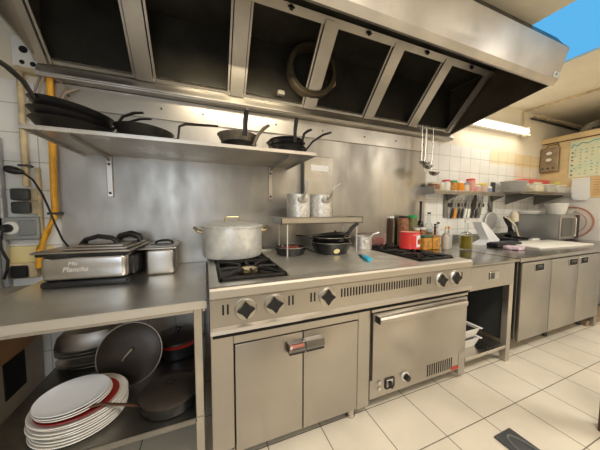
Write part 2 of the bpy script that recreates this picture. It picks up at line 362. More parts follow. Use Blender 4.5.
# top frame: front rim, back strip, left strip, partition strips
hob.box(RX0, RX1, -.0, .075, .925, .945, .003); hob.box(RX0, RX1, .93, RY1, .92, .96, .003)
hob.box(RX0, .055, .07, .94, .92, .945); hob.box(1.825, RX1, .07, .94, .92, .945)
hob.build('hob_frame', steel_top, t)
B().prism([(RX0, .0, .946), (RX0, -.014, .943), (RX0, -.022, .932), (RX0, -.022, .895), (RX0, -.010, .884), (RX0, 0, .884)], (RX1-RX0, 0, 0)).build('front_lip', mat('lip_steel', (.56, .52, .46), .58, 1.0), t)
B().box(.445, 1.458, .075, .93, .925, .943, .003).build('griddle_plate', griddle_m, t)
for (x0, x1) in ((.058, .44), (1.463, 1.82)):
    wl = B().box(x0, x1, .08, .93, .9251, .930).box(x0, x0+.008, .08, .93, .93, .943).box(x1-.008, x1, .08, .93, .93, .943).build('burner_well', grate_dark, t)
    for yc in (.29, .715):
        xc = (x0+x1)/2
        k = B().lathe([(.0, .0), (.065, .0), (.07, .012), (.05, .02), (.05, .026), (.0, .028)], (xc, yc, .930), 28).build('burner_head', brass if x0 < 1 else castiron, wl)
    for y0, y1 in ((.09, .502), (.508, .925)):
        g = B(); yc = (y0+y1)/2; xc = (x0+x1)/2
        for (a, b2, c, e) in ((x0+.006, x1-.006, y0, y0+.014), (x0+.006, x1-.006, y1-.014, y1), (x0+.006, x0+.02, y0, y1), (x1-.02, x1-.006, y0, y1)):
            g.box(a, b2, c, e, .944, .960, .003)
        for sx, sy in ((-1, -1), (1, -1), (1, 1), (-1, 1)):
            cx, cy = (x0+.013 if sx < 0 else x1-.013), (y0+.007 if sy < 0 else y1-.007)
            v = Vector((xc-cx, yc-cy, 0)); v1 = Vector((cx, cy, .954)); v2 = v1+v*.72
            g.tube([v1, v1+v*.3+Vector((0, 0, .008)), v2+Vector((0, 0, .008)), v2+Vector((0, 0, -.012))], .011, 6)
        for sx, sy in ((-1, 0), (1, 0), (0, 1), (0, -1)):
            e1 = Vector((xc+sx*(x1-x0)/2*.95, yc+sy*(y1-y0)/2*.95, .954)); e2 = Vector((xc+sx*.06, yc+sy*.06, .960))
            g.tube([e1, e1*.6+e2*.4+Vector((0, 0, .004)), e2], .009, 6)
        g.build('pan_support', castiron, t)
# fascia with slots and knobs, sloping slightly
B().prism([(RX0, -.012, .884), (RX0, -.012, .735), (RX0, .0, .735), (RX0, .0, .884)], (RX1-RX0, 0, 0)).build('control_panel', steel_front, t)
B().prism([(RX0, -.034, .740), (RX0, -.040, .724), (RX0, -.02, .713), (RX0, .0, .713), (RX0, .0, .748), (RX0, -.012, .748)], (.476-RX0, 0, 0)).build('lower_lip', MT['lip_steel'], t)
B().prism([(.478, -.028, .738), (.478, -.032, .722), (.478, -.018, .713), (.478, .0, .713), (.478, .0, .746), (.478, -.012, .746)], (RX1-.478, 0, 0)).build('lower_lip', MT['lip_steel'], t)
sl = []
for g0 in (.070, .408, .538, 1.425, 1.75):
    sl += [g0, g0+.022]
n = 31
sl += [.735+i*(1.36-.735)/(n-1) for i in range(n)]
for x in sl:
    B().box(x-.0045, x+.0045, -.0135, -.008, .807, .858).build('vent_slot', void, t)
for x, z in ((.178, .822), (.327, .826), (.640, .824), (1.555, .822), (1.700, .824)):
    dsc = B().lathe([(0, 0), (.056, 0), (.056, .006), (.050, .013), (0, .013)], (x, -.012, z), 32, (PI/2, 0, 0)).build('knob_dial', steel, t)
    k = B(); k.X = Matrix.Translation((x, -.025, z)) @ Matrix.Rotation(random.uniform(-.15, .15), 4, 'Y') @ Matrix.Rotation(PI/2, 4, 'X')
    pts = []
    for j in range(8):
        rr = .045 if j % 2 == 0 else .027; a = PI/4*j
        pts.append((rr*math.cos(a), rr*math.sin(a), 0))
    k.prism(pts, (0, 0, .011))
    kb = k.build('knob', mat('matt_black', (.012, .012, .012), .6), dsc)
# cupboard (left) : side stiles, two doors, handles
B().box(RX0, .118, .0, .9, .09, .70, .003).build('side_stile', steel_front, t)
B().box(.866, .955, .0, .9, .055, .70, .003).build('side_stile', steel_front, t)
B().box(.118, .866, .03, .9, .09, .70).build('cupboard_body', void, t)
B().box(.118, .866, .0, .03, .645, .688, .002).build('door_header', steel_front, t)
for x0, x1, hx0, hx1, lab in ((.124, .492, .40, .494, 1), (.498, .860, .498, .61, 0)):
    dr = B().box(x0, x1, -.004, .03, .065, .640, .004, 2).build('cupboard_door', steel_front, t)
    h = B().prism([(hx0, -.004, .604), (hx0, -.035, .598), (hx0, -.045, .568), (hx0, -.038, .545), (hx0, -.030, .548), (hx0, -.034, .570), (hx0, -.024, .592), (hx0, -.004, .596)], (hx1-hx0, 0, 0)).build('door_handle', mat('dark_chrome', (.22, .21, .20), .25, .8), dr)
    B().box(hx0+.002, hx1-.002, -.040, -.010, .540, .556).build('handle_grip', blackp, dr)
    if lab:
        B().prism([(hx0+.006, -.0355, .5985), (hx0+.006, -.0457, .568), (hx0+.012, -.0457, .568), (hx0+.012, -.0355, .5985)], (0, -.0008, .0002)).box(hx0+.004, hx0+.084, -.0440, -.0385, .570, .596, rot=(.33, 0, 0)).build('red_sticker', mat('pink_label', (.62, .22, .17), .5), dr)
        B().box(hx0+.004, hx0+.018, -.0448, -.0392, .572, .594, rot=(.33, 0, 0)).build('white_sticker', paper, dr)
for (x, y) in ((.10, .035), (.84, .035), (.10, .8), (.84, .8)):
    B().cyl((x, y, 0), .024, .07, 20).cyl((x, y, .05), .018, .05, 16).cyl((x, y, 0), .030, .012, 20).build('foot', steel, t)
# oven (right)
B().box(.12, .86, .12, .90, .028, .085).build('underside_shade', void, t)  # black box added in place of the shade under the cupboards
B().box(.98, 1.80, .10, .90, .028, .099).build('underside_shade', void, t)  # likewise an added black box, darkening the gap below the oven
B().box(RX0+.01, RX1-.01, -.004, .02, .689, .7125).build('shadow_gap', void, t)
B().box(.96, 1.865, .03, .9, .10, .70).build('oven_body', steel_front, t)
B().box(.965, 1.868, -.002, .03, .668, .688, .002).build('oven_header', steel_front, t)
od = B().box(.972, 1.850, -.012, .03, .222, .662, .004, 2).build('oven_door', steel_front, t)
B().prism([(.99, -.012, .655), (.99, -.05, .652), (.99, -.058, .640), (.99, -.055, .615), (.99, -.048, .615), (.99, -.050, .636), (.99, -.044, .642), (.99, -.012, .640)], (.80, 0, 0)).build('door_handle', steel_front, od)
B().box(.985, .992, -.052, -.012, .612, .654).build('handle_end', blackp, od)
B().box(.965, 1.80, .004, .05, .085, .215, .003).build('oven_control_panel', steel_front, t)
B().box(1.80, 1.868, .0, .06, .04, .215, .003).build('side_stile', steel_front, t)
for z in (.190, .148):
    B().cyl((1.035, .004, z), .014, .012, 16, (PI/2, 0, 0)).build('pilot_button', chrome, t)
sw = B().box(1.085, 1.165, -.001, .006, .125, .200, .008).build('switch_plate', blackp, t)
B().box(1.097, 1.153, -.003, .002, .137, .188, .004).build('switch_face', steel_front, sw)
B().box(1.118, 1.136, -.022, -.002, .132, .182, .004, rot=(0, -.3, 0)).build('switch_lever', blackp, sw)
kd = B().lathe([(0, 0), (.034, 0), (.030, .008), (0, .008)], (1.262, .004, .172), 24, (PI/2, 0, 0)).build('knob_dial', alu, t)
B().lathe([(0, 0), (.022, 0), (.020, .025), (.008, .028), (0, .028)], (1.262, -.004, .172), 20, (PI/2, 0, 0)).build('knob', blackp, kd)
for i in range(12):
    x = 1.475+i*.0225
    B().box(x-.0045, x+.0045, .0025, .010, .112, .198).build('vent_slot', void, t)
B().box(1.72, 1.80, .0020, .0039, .095, .120).build('red_nameplate', red, t)
for (x, y) in ((1.78, .10), (1.0, .14), (1.78, .8), (1.0, .8)):
    B().cyl((x, y, 0), .022, .10, 18).cyl((x, y, 0), .028, .012, 18).build('foot', steel, t)

# ------------------------------------------------------------------ left work table
TZ = .872
t = thing('side_table', 'stainless steel side table with an undershelf left of the range', 'table', (-.48, .5, 0))
B().box(-.965, -.004, .045, .97, TZ-.004, TZ, 0).box(-.965, -.004, .045, .052, TZ-.042, TZ, .002).box(-.965, -.958, .045, .97, TZ-.042, TZ).box(-.011, -.004, .045, .97, TZ-.042, TZ).build('tabletop', steel_top, t)
B().box(-.955, -.012, .06, .10, TZ-.06, TZ-.006).build('frame_rail', steel, t); B().box(-.955, -.012, .92, .95, TZ-.06, TZ-.006).build('frame_rail', steel, t)
for x, y in ((-.065, .05), (-.945, .05), (-.065, .92), (-.945, .92)):
    lg = B().box(x, x+.04, y, y+.04, .03, TZ-.01, .003).build('leg', steel, t)
    B().cyl((x+.02, y+.02, 0), .017, .04, 14).build('foot', blackp, lg)
SH = .275
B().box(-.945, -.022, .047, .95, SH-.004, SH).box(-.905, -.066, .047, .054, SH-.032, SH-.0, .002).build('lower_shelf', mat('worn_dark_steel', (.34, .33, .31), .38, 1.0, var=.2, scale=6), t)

# ------------------------------------------------------------------ filler table with drawer
t = thing('drawer_table', 'narrow steel table with one drawer and open base right of the range', 'table', (2.17, .45, 0))
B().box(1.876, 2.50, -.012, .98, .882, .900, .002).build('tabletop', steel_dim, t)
B().box(1.878, 2.49, .02, .95, .68, .882).build('carcass', steel_front, t)
dr = B().box(1.884, 2.435, -.004, .02, .690, .875, .003).build('drawer', steel_front, t)
B().box(2.110, 2.225, -.012, -.004, .758, .826, .004).box(2.118, 2.218, -.0085, -.0035, .765, .819).build('handle_plate', chrome, dr)
B().box(2.122, 2.165, -.0135, -.0115, .768, .816).build('handle_recess', darkgrey, dr)
for x, y in ((2.40, .0), (1.885, .88), (2.44, .88)):
    lg = B().box(x, x+.055, y, y+.05, .0, .885 if x > 2 else .69, .003).build('leg', steel, t)
B().box(1.882, 2.40, .03, .93, .135, .150).box(1.882, 2.40, .004, .03, .122, .150, .002).build('lower_shelf', steel, t)
B().box(1.882, 2.49, .93, .95, .0, .68).build('back_panel', darkgrey, t)
B().box(2.47, 2.487, .05, .93, .15, .68).build('side_panel', darkgrey, t)

# ------------------------------------------------------------------ refrigerated counter
t = thing('refrigerated_counter', 'long refrigerated steel counter with three doors under the right wall shelf', 'counter', (3.2, .45, 0))
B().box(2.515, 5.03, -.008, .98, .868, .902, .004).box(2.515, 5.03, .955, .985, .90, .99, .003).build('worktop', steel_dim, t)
B().box(2.56, 4.06, .03, .93, .155, .866, .002).build('body', steel_cold, t)
for x0, x1, h0, h1 in ((2.565, 3.035, 2.745, 2.905), (3.045, 3.54, 3.345, 3.52), (3.55, 4.05, 3.575, 3.74)):
    dr = B().box(x0, x1, -.004, .03, .150, .858, .005, 2).build('door', steel_cold, t)
    B().box(h0, h1, -.008, -.003, .765, .840, .003).build('handle_frame', chrome, dr)
    B().box(h0+.012, h1-.012, -.0095, -.0065, .773, .832).build('handle_recess', void, dr)
    B().box(h0+.05, h1-.04, -.012, -.009, .80, .822).build('handle_latch', darkgrey, dr)
for x, y in ((2.62, .12), (4.0, .12), (3.3, .12), (2.62, .85), (4.0, .85)):
    B().cyl((x, y, 0), .022, .16, 14).build('foot', darkgrey, t)
B().box(4.06, 4.12, .02, .93, .02, .866).build('end_gable', steel_cold, t)
B().box(4.12, 5.03, .20, .93, .10, .866, .003).build('recessed_cupboard', mat('dim_grey_enamel', (.22, .22, .21), .5), t)
B().box(4.0, 5.03, .05, .22, .0, .06, .003).build('plinth', mat('plinth_brown', (.30, .22, .15), .6), t)

# ------------------------------------------------------------------ things below the left table
t = thing('low_cabinet', 'low off-white enamel cabinet side behind the left end of the side table', 'cabinet', (-1.17, .4, 0))
B().box(-1.245, -1.09, -.25, .99, .0, .80, .01).build('body', lowcab, t)
B().box(-1.089, -1.082, .625, .80, .215, .45, .004).build('black_vent_panel', void, t)
b = B().prism([(0, -.25, .10), (0, .05, .02), (0, .28, .02), (0, .38, .04), (0, .42, .06), (0, .42, .09), (0, .10, .17), (0, -.25, .21)], (.03, 0, 0))
solo(b, 'wooden_board', brown, 'rounded brown wooden board wedged under the left end of the steel side table', 'board', (-1.075, .47, .45))
b = B().box(-.045, -.02, -.02, .02, 0, .985, .006)
solo(b, 'steel_post', mat('grey_post', (.42, .44, .47), .4, .6), 'grey upright post at the far left edge beside the power sockets', 'post', (-1.20, .965, .80))

# ------------------------------------------------------------------ left wall pipes and sockets
pz = .93
b = B().tube([(0, 0, .0), (0, 0, .97)], .022, 14)
o = solo(b, 'gas_pipe', yellow_pipe, 'yellow painted gas pipe bending down the tiled wall at left', 'pipe', (-.945, .95, 1.30))
bm2 = B().tube([(-.945, .95, 2.23), (-.958, .95, 1.6), (-.962, .95, 1.31), (-.968, .95, 1.27), (-1.005, .948, 1.17), (-1.05, .945, 1.05), (-1.06, .945, .92)], .018, 14)
bpy.data.objects.remove(o)
t = thing('gas_pipe', 'yellow painted gas pipe bending down the tiled wall at left', 'pipe', (-.96, .95, .92))
bm2.build('tube', yellow_pipe, t)
for z, x in ((1.80, -.953), (1.29, -.963)):
    B().box(x-.034, x+.034, .93, .999, z-.008, z+.008, .003).build('pipe_clip', darkgrey, t)
t = thing('conduit_pipe', 'vertical beige conduit on tiles above the dark sockets', 'pipe', (-1.105, .97, 1.47))
B().tube([(-1.10, .965, 2.24), (-1.108, .965, 1.47)], .017, 12).build('tube', beige_pipe, t)
B().box(-1.13, -1.08, .94, .999, 1.60, 1.612).build('pipe_clip', darkgrey, t)
t = thing('conduit_pipe', 'beige conduit running down the tiles between sockets and yellow pipe', 'pipe', (-1.035, .985, .86))
B().box(-1.066, -1.042, .972, .999, .86, 1.60, .004).build('tube', beige_pipe, t)
t = thing('junction_box', 'white plate with three dark round holes under the hood corner', 'electrical box', (-1.07, .98, 2.24))
B().box(-1.135, -.985, .965, .999, 2.235, 2.43, .004).build('cover', white_pl, t)
for x, z, r in ((-1.075, 2.352, .022), (-1.085, 2.272, .013), (-1.032, 2.268, .015)):
    B().cyl((x, .966, z), r, .004, 18, (PI/2, 0, 0)).build('hole', void, t)
B().box(-1.125, -.99, .94, .999, 2.205, 2.233, .004).build('base', beige_pipe, t)
t = thing('loose_wires', 'tangled grey wires hanging beside the yellow pipe under the hood', 'cable', (-.97, .96, 1.95))
b = B()
for pts in (((-.99, .95, 2.21), (-1.01, .93, 2.10), (-1.05, .94, 2.02), (-1.07, .95, 1.9)), ((-.93, .95, 2.22), (-.86, .93, 2.14), (-.90, .94, 2.05), (-.95, .95, 1.93)),
            ((-.80, .95, 2.15), (-.86, .92, 2.10), (-.90, .93, 2.01), (-.94, .95, 1.90)), ((-.97, .94, 2.2), (-.99, .92, 2.08), (-1.0, .93, 2.0), (-.99, .95, 1.9))):
    b.tube(pts, .007, 8)
b.build('wire', mat('grey_wire', (.33, .27, .22), .6), t)
sg = 'dark socket boxes on the left tiles'
for z, l in ((1.375, 'upper of two dark grey socket boxes on the left wall tiles'), (1.288, 'lower of two dark grey socket boxes, just above the grey trunking')):
    t = thing('socket_box', l, 'socket', (-1.13, .98, z), group=sg)
    B().box(-1.178, -1.082, .935, .965, z+.002, z+.08, .012, 2).build('flap_cover', darkgrey, t)
    B().box(-1.16, -1.055, .965, .999, z+.0, z+.083, .003).build('back_plate', beige_pipe, t)
t = thing('socket_trunking', 'grey metal trunking with a round white socket on the left wall', 'socket', (-1.15, .98, 1.12))
B().box(-1.249, -1.05, .945, .999, 1.115, 1.268, .006).build('housing', mat('grey_metal_paint', (.33, .35, .35), .45, .4), t)
B().box(-1.15, -1.065, .938, .945, 1.145, 1.245, .004).build('blank_cover', mat('grey_cover', (.27, .29, .29), .45, .4), t)
B().lathe([(0, 0), (.043, 0), (.040, .010), (0, .010)], (-1.185, .945, 1.195), 24, (PI/2, 0, 0)).build('round_socket', white_pl, t)
t = thing('power_plug', 'black plug in the white socket with cable hanging to the table', 'plug', (-1.19, .90, 1.19))
B().lathe([(0, 0), (.028, 0), (.026, .03), (.016, .05), (0, .052)], (-1.195, .934, 1.195), 18, (PI/2, 0, 0)).build('plug_body', blackp, t)
B().tube([(-1.195, .89, 1.19), (-1.205, .88, 1.15), (-1.205, .885, 1.07), (-1.18, .89, .99), (-1.19, .895, .93), (-1.21, .90, .87)], .008, 10).build('cable', blackp, t)
t = thing('hanging_plug', 'black plug with thin cable trailing down towards the hot plate', 'plug', (-1.18, .90, 1.54))
B().lathe([(0, 0), (.020, 0), (.026, .02), (.024, .05), (.012, .085), (0, .088)], (-1.165, .90, 1.575), 18, (0, PI/2+.25, 0)).build('plug_body', blackp, t)
B().tube([(-1.09, .90, 1.556), (-1.03, .88, 1.51), (-.985, .87, 1.42), (-.95, .86, 1.32), (-.915, .84, 1.22), (-.865, .80, 1.12), (-.80, .74, 1.06)], .006, 8).build('cable', blackp, t)
t = thing('low_socket', 'dark socket with beige surround low on the left tiles above table', 'socket', (-1.12, .98, .86))
B().box(-1.21, -1.075, .945, .999, .855, .955, .005).build('surround', beige_pipe, t)
B().box(-1.20, -1.11, .925, .945, .862, .945, .008).build('socket_face', blackp, t)

# ------------------------------------------------------------------ cookware builders
def pan_profile(r, rb, h, th=.004):
    return [(0, 0), (rb*.9, 0), (rb, .004), (r, h), (r+.003, h+.002), (r-th, h), (rb-th, th+.003), (rb*.85, th), (0, th)]
def frypan(name, lab, loc, r=.13, rb=.1, h=.045, az=0, hl=.2, rise=.06, m=None, hm=None, rot=None, group=None, style='flat', start=.0, hr=.010, parent_cat='frying pan'):
    """az: handle azimuth in local frame; rot: tilt of whole pan"""
    m = m or black_iron; hm = hm or m
    t = thing(name, lab, parent_cat, loc, 0, group, rot)
    B().lathe(pan_profile(r, rb, h), n=40).build('pan_body', m, t, local=True)
    ca, sa = math.cos(az), math.sin(az); R0 = r-.004
    P = [(R0, h*.75), (R0+.02, h*.85), (R0+hl*.35, h+rise*.6), (R0+hl*.7, h+rise*.9), (R0+hl, h+rise)]
    if style == 'hook': P = [(R0, h*.6), (R0+.03, h*.7), (R0+.035, h+rise*.6), (R0+.07, h+rise*.8), (R0+hl, h+rise)]
    if style == 'steep': P = [(R0, h*.6), (R0+.01, h*.9), (R0+hl*.3, h+rise*.45), (R0+hl*.7, h+rise*.85), (R0+hl, h+rise)]
    B().tube([(a*ca, a*sa, z) for a, z in P], hr, 10, .55, radii=[hr, hr*.9, hr, hr*1.15, hr*.9]).build('handle', hm, t, local=True)
    return t
SHZ = SZ+.019
pg = 'black iron frying pans piled on the wall shelf'
# pile at the left end
frypan('frying_pan', 'bottom black iron pan at the left end of the wall shelf', (-.67, .53, SHZ+.004), .175, .135, .055, -.05, .20, .11, rot=(0, .06, 0), group=pg)
frypan('frying_pan', 'middle black iron pan in the pile left on the wall shelf', (-.675, .53, SHZ+.046), .178, .135, .05, -.12, .16, .115, rot=(0, .12, 0), group=pg, hr=.012)
frypan('frying_pan', 'topmost large pan with long handle sticking up left above the shelf', (-.67, .53, SHZ+.092), .18, .14, .05, -2.15, .145, .075, rot=(0, .16, 0), group=pg, hr=.016, style='steep')
frypan('frying_pan', 'wide black pan with hooked handle pointing right on the wall shelf', (-.325, .49, SHZ+.006), .150, .12, .058, -.05, .26, .10, rot=(0, .06, 0), group=pg, style='hook', hr=.013)
mid = 'small frying pans on the wall shelf'
grey_pan = mat('worn_grey_pan', (.30, .27, .22), .4, .6, var=.4, scale=20)
frypan('frying_pan', 'dark pan with short grey handle under the worn grey pan mid shelf', (.225, .50, SHZ), .115, .095, .045, -.75, .12, .10, m=black_iron, hm=mat('grey_handle', (.24, .20, .16), .5), group=mid, style='steep', hr=.015)
frypan('frying_pan', 'small worn grey pan with upright black handle mid shelf', (.215, .50, SHZ+.032), .130, .10, .065, -1.35, .05, .12, m=grey_pan, hm=blackp, group=mid, style='steep', hr=.015)
frypan('frying_pan', 'black pan with long handle rising to the right on shelf end', (.57, .50, SHZ), .135, .11, .05, -.25, .20, .13, m=nonstick, hm=blackp, group=mid, style='steep', hr=.014)
frypan('frying_pan', 'glossy black pan with upright black handle near right shelf end', (.56, .50, SHZ+.036), .14, .11, .045, -1.45, .04, .13, m=nonstick, hm=blackp, group=mid, style='steep', hr=.013)
frypan('frying_pan', 'topmost small black pan at shelf end, its handle towards the room', (.565, .50, SHZ+.070), .125, .09, .03, -.95, .09, .05, m=nonstick, hm=blackp, group=mid, hr=.013)

# big pot on left burner
t = thing('cooking_pot', 'large lidded aluminium pot with brass handles on the left burner', 'pot', (.195, .715, .962))
R = .222
B().lathe([(0, 0), (R-.03, 0), (R-.008, .008), (R, .03), (R, .225), (R+.004, .23), (R-.004, .23), (R-.005, .03), (0, .012)], n=56).build('pot_body', alu, t, local=True)
l = B().lathe([(R+.010, .226), (R+.012, .235), (R+.006, .241), (R*.85, .251), (R*.5, .263), (0, .267), (0, .262), (R*.5, .258), (R*.85, .245), (R+.004, .235)], n=56).build('lid', alu, t, local=True)
B().tube([(-.055, 0, .258), (-.055, 0, .292), (-.045, 0, .300), (.045, 0, .300), (.055, 0, .292), (.055, 0, .258)], .008, 10).build('lid_handle', brass, l, local=True)
for s in (-1, 1):
    B().tube([(s*(R-.004), -.05, .19), (s*(R+.03), -.05, .20), (s*(R+.05), -.03, .225), (s*(R+.05), .03, .225), (s*(R+.03), .05, .20), (s*(R-.004), .05, .19)], .009, 10).build('side_handle', brass, t, local=True)

# ------------------------------------------------------------------ rack with tray over the griddle
t = thing('tray_rack', 'steel tray on thin wire legs standing over the back of the griddle', 'rack', (.92, .70, .944))
rx0, rx1, ry0, ry1 = .545, 1.305, .575, .83
B().box(rx0, rx1, ry0, ry1, 1.205, 1.211).box(rx0, rx1, ry0, ry0+.006, 1.205, 1.258).box(rx0, rx1, ry1-.006, ry1, 1.205, 1.258).box(rx0, rx0+.006, ry0, ry1, 1.205, 1.258).box(rx1-.006, rx1, ry0, ry1, 1.205, 1.258).box(rx0-.018, rx1+.018, ry0-.015, ry0+.006, 1.256, 1.261, .002).box(rx0-.018, rx1+.018, ry1-.006, ry1+.012, 1.256, 1.261, .002).box(rx0-.018, rx0+.006, ry0-.015, ry1+.01, 1.256, 1.261).box(rx1-.006, rx1+.018, ry0-.015, ry1+.01, 1.256, 1.261).build('tray', steel_front, t)
for x, y in ((.600, .585), (1.25, .585), (.600, .815), (1.25, .815)):
    B().tube([(x, y, .944), (x, y, 1.206)], .005, 8).build('wire_leg', wire_m, t)
sp_g = 'tall aluminium pots on the tray rack'
def tall_pot(lab, x):
    t = thing('tall_pot', lab, 'pot', (x, .70, 1.212), 0, sp_g)
    r = .098
    B().lathe([(0, 0), (r-.01, 0), (r, .01), (r, .235), (r+.003, .238), (r-.004, .238), (r-.005, .014), (0, .008)], n=36).build('pot_body', alu_wash, t, local=True)
    lug = B()
    lug.lathe([(0, 0), (.046, 0), (.043, .008), (0, .014)], (0, -r+.002, .190), 20, (PI/2, 0, 0), 1.0, .62).build('lug', mat('dark_alu', (.42, .41, .40), .4, .9), t, local=True)
    return t
a = tall_pot('left tall aluminium pot with raised handle on the tray rack', .738)
B().tube([(-.003, -.108, .195), (.002, -.125, .22), (.012, -.130, .27), (.018, -.130, .31), (.022, -.132, .335)], .013, 10, .7).build('handle', mat('dark_alu', (.42, .41, .40), .4, .9), a, local=True)
a = tall_pot('right tall aluminium pot with handle curving right on the tray rack', .952)
B().tube([(.01, -.108, .195), (.025, -.125, .22), (.04, -.130, .26), (.06, -.130, .295), (.115, -.130, .33)], .012, 10, .7).build('handle', MT['dark_alu'], a, local=True)

# pans under the rack
GZ = .944
t = frypan('frying_pan', 'small black wire-rimmed pan on the griddle left under the rack', (.665, .70, GZ), .135, .115, .065, -.75, .19, -.05, m=nonstick, hm=blackp)
b = B()
for i in range(40):
    a = random.uniform(0, 2*PI); rr = random.uniform(0, .075)
    b.box(rr*math.cos(a)-.015, rr*math.cos(a)+.015, rr*math.sin(a)-.006, rr*math.sin(a)+.006, .02, .058, .003, rot=(random.uniform(-.5, .5), random.uniform(-.5, .5), random.uniform(0, 3)))
o = solo(b, 'food_scraps', mat('brown_scraps', (.30, .07, .04), .5, var=.5, scale=50), 'brown cooked scraps lying in the small black pan under the rack', 'food', (.665, .70, GZ+.007)); o['kind'] = 'stuff'
frypan('frying_pan', 'wide black non-stick pan on griddle with pale oval sticker on side', (1.03, .66, GZ), .175, .145, .095, .9, .01, .0, m=nonstick, hm=nonstick)
frypan('frying_pan', 'second dark pan nested inside the wide black pan under the rack', (1.03, .665, GZ+.070), .174, .13, .07, 2.9, .14, .01, m=black_iron, hm=blackp)
frypan('frying_pan', 'third shallow grey pan tilted on top of the nested pans', (1.04, .67, GZ+.125), .16, .12, .035, .8, .01, .01, m=mat('grey_iron', (.10, .10, .10), .35, .6), hm=blackp, rot=(-.05, -.08, 0))
for o in [q for q in COL.objects if q.get('category') == 'frying pan' and q.location.z < 1.2 and 'tilted' not in q['label']]:
    r_, h_ = {'small': (.137, .066), 'wide ': (.177, .096), 'secon': (.176, .071)}[o['label'][:5]]
    B().lathe([(r_-.004, h_-.001), (r_+.001, h_-.001), (r_+.001, h_+.003), (r_-.004, h_+.003), (r_-.004, h_-.001)], n=40).build('rim', steel, o, local=True)
b = B().tube([(-.04, 0, -.01), (.02, -.01, .04), (.06, -.015, .08)], .018, 10, .5)
b.tube([(.03, -.013, .05), (.07, -.02, .105), (.115, -.025, .135)], .030, 10, .45)
b.lathe([(0, 0), (.03, .0), (.03, .008), (0, .010)], (-.02, .0, -.01), 16, None, 1, .7)
solo(b, 'spatula', blackp, 'black plastic spatula leaning out of the pans under the rack', 'spatula', (1.06, .50, GZ+.125))
solo(B().lathe([(0, 0), (.028, 0), (.028, .003), (0, .003)], n=24, sx=1, sy=.75), 'oval_sticker', mat('pale_yellow_print', (.86, .74, .42), .4), 'pale yellow oval sticker on the side of the wide black pan', 'sticker', (1.00, .5035, GZ+.035), rot=(PI/2+.3, 0, 0))
t = thing('small_saucepan', 'small dented aluminium saucepan right of pans on the griddle', 'saucepan', (1.405, .70, GZ))
B().lathe([(0, 0), (.074, 0), (.081, .008), (.081, .125), (.084, .127), (.077, .127), (.077, .012), (0, .008)], n=32).build('pan_body', alu_wash, t, local=True)
B().lathe([(0, 0), (.03, 0), (.028, .01), (0, .014)], (-.02, -.079, .08), 18, (PI/2, 0, 0), 1, .6).build('lug', alu, t, local=True)
B().tube([(-.02, -.075, .075), (-.01, -.10, .11), (.02, -.12, .15), (.07, -.14, .17)], .007, 8).build('handle', alu, t, local=True)
t = thing('scraper', 'bright blue handled scraper lying on the griddle plate', 'scraper', (1.135, .27, GZ))
b = B().tube([(.02, .085, .014), (.01, .05, .014), (-.01, .0, .014), (-.025, -.05, .014)], .016, 10, .6, radii=[.014, .022, .024, .020])
b.build('handle', blue, t, local=True)
B().box(.008, .040, .085, .14, .003, .015, .003, rot=(0, 0, -.2)).build('blade', darkgrey, t, local=True)

# ------------------------------------------------------------------ appliances on the left table
t = thing('hot_plate', 'brushed steel table-top hot plate with black base and lid handle', 'hot plate', (-.640, .700, TZ), math.radians(-5))
W, D_, H = .41, .36, .185
B().box(-W/2, W/2, -D_/2, D_/2, .035, H, .028, 3).build('body', mat('appliance_steel', (.60, .59, .58), .28, 1.0, var=.05, scale=3, stretch=(8, 8, 1)), t, local=True)
B().box(-W/2-.004, W/2+.004, -D_/2-.004, D_/2+.004, .0, .036, .012, 2).build('base', blackp, t, local=True)
B().box(-W/2-.015, W/2+.02, -D_/2-.01, D_/2+.01, H-.004, H+.012, .008, 2).build('rim_gasket', blackp, t, local=True)
B().box(-W/2-.03, W/2+.03, -D_/2-.018, D_/2+.02, H+.012, H+.024, .006, 2).build('steel_top', steel_front, t, local=True)
B().box(W/2-.005, W/2+.03, -.12, .10, .04, H-.02, .02, 2).build('side_grip', blackp, t, local=True)
ld = B().box(-.10, W/2+.01, -D_/2+.0, D_/2, H+.026, H+.040, .008, 2).box(-.06, W/2-.02, -D_/2+.03, D_/2-.02, H+.040, H+.052, .008, 2).build('lid', steel_front, t, local=True)
B().tube([(-.07, -.04, H+.045), (-.045, -.05, H+.075), (.02, -.055, H+.095), (.09, -.05, H+.082), (.13, -.05, H+.048)], .024, 10, .6).build('lid_handle', blackp, t, local=True)
B().tube([(.06, .10, H+.045), (.09, .09, H+.08), (.15, .085, H+.095), (.20, .08, H+.075), (.21, .08, H+.045)], .028, 10, .8).build('back_handle', blackp, t, local=True)
B().box(-.17, -.02, -D_/2-.012, -D_/2+.05, H-.012, H+.018, .012, 2, rot=(0, -.08, .1)).build('front_latch', blackp, t, local=True)
def text(body, size, m, parent, mw, name='lettering', ex=.0006, shear=0):
    c = bpy.data.curves.new(name, 'FONT'); c.body = body; c.size = size; c.extrude = ex; c.align_x = 'CENTER'; c.shear = shear; c.resolution_u = 3
    o = bpy.data.objects.new('tmp', c); COL.objects.link(o)
    dg = bpy.context.evaluated_depsgraph_get(); me = bpy.data.meshes.new_from_object(o.evaluated_get(dg)); bpy.data.objects.remove(o)
    me.transform(mw); me.materials.clear(); me.materials.append(m)
    q = bpy.data.objects.new(name, me); COL.objects.link(q); q.parent = parent; return q
etch = mat('pale_etching', (.80, .78, .76), .5)
text('Mix', .030, etch, t, Matrix.Translation((-.055, -D_/2-.0008, .128)) @ Matrix.Rotation(PI/2, 4, 'X'), shear=.3)
text('Plancha', .040, etch, t, Matrix.Translation((-.045, -D_/2-.0008, .092)) @ Matrix.Rotation(PI/2, 4, 'X'), shear=.3)

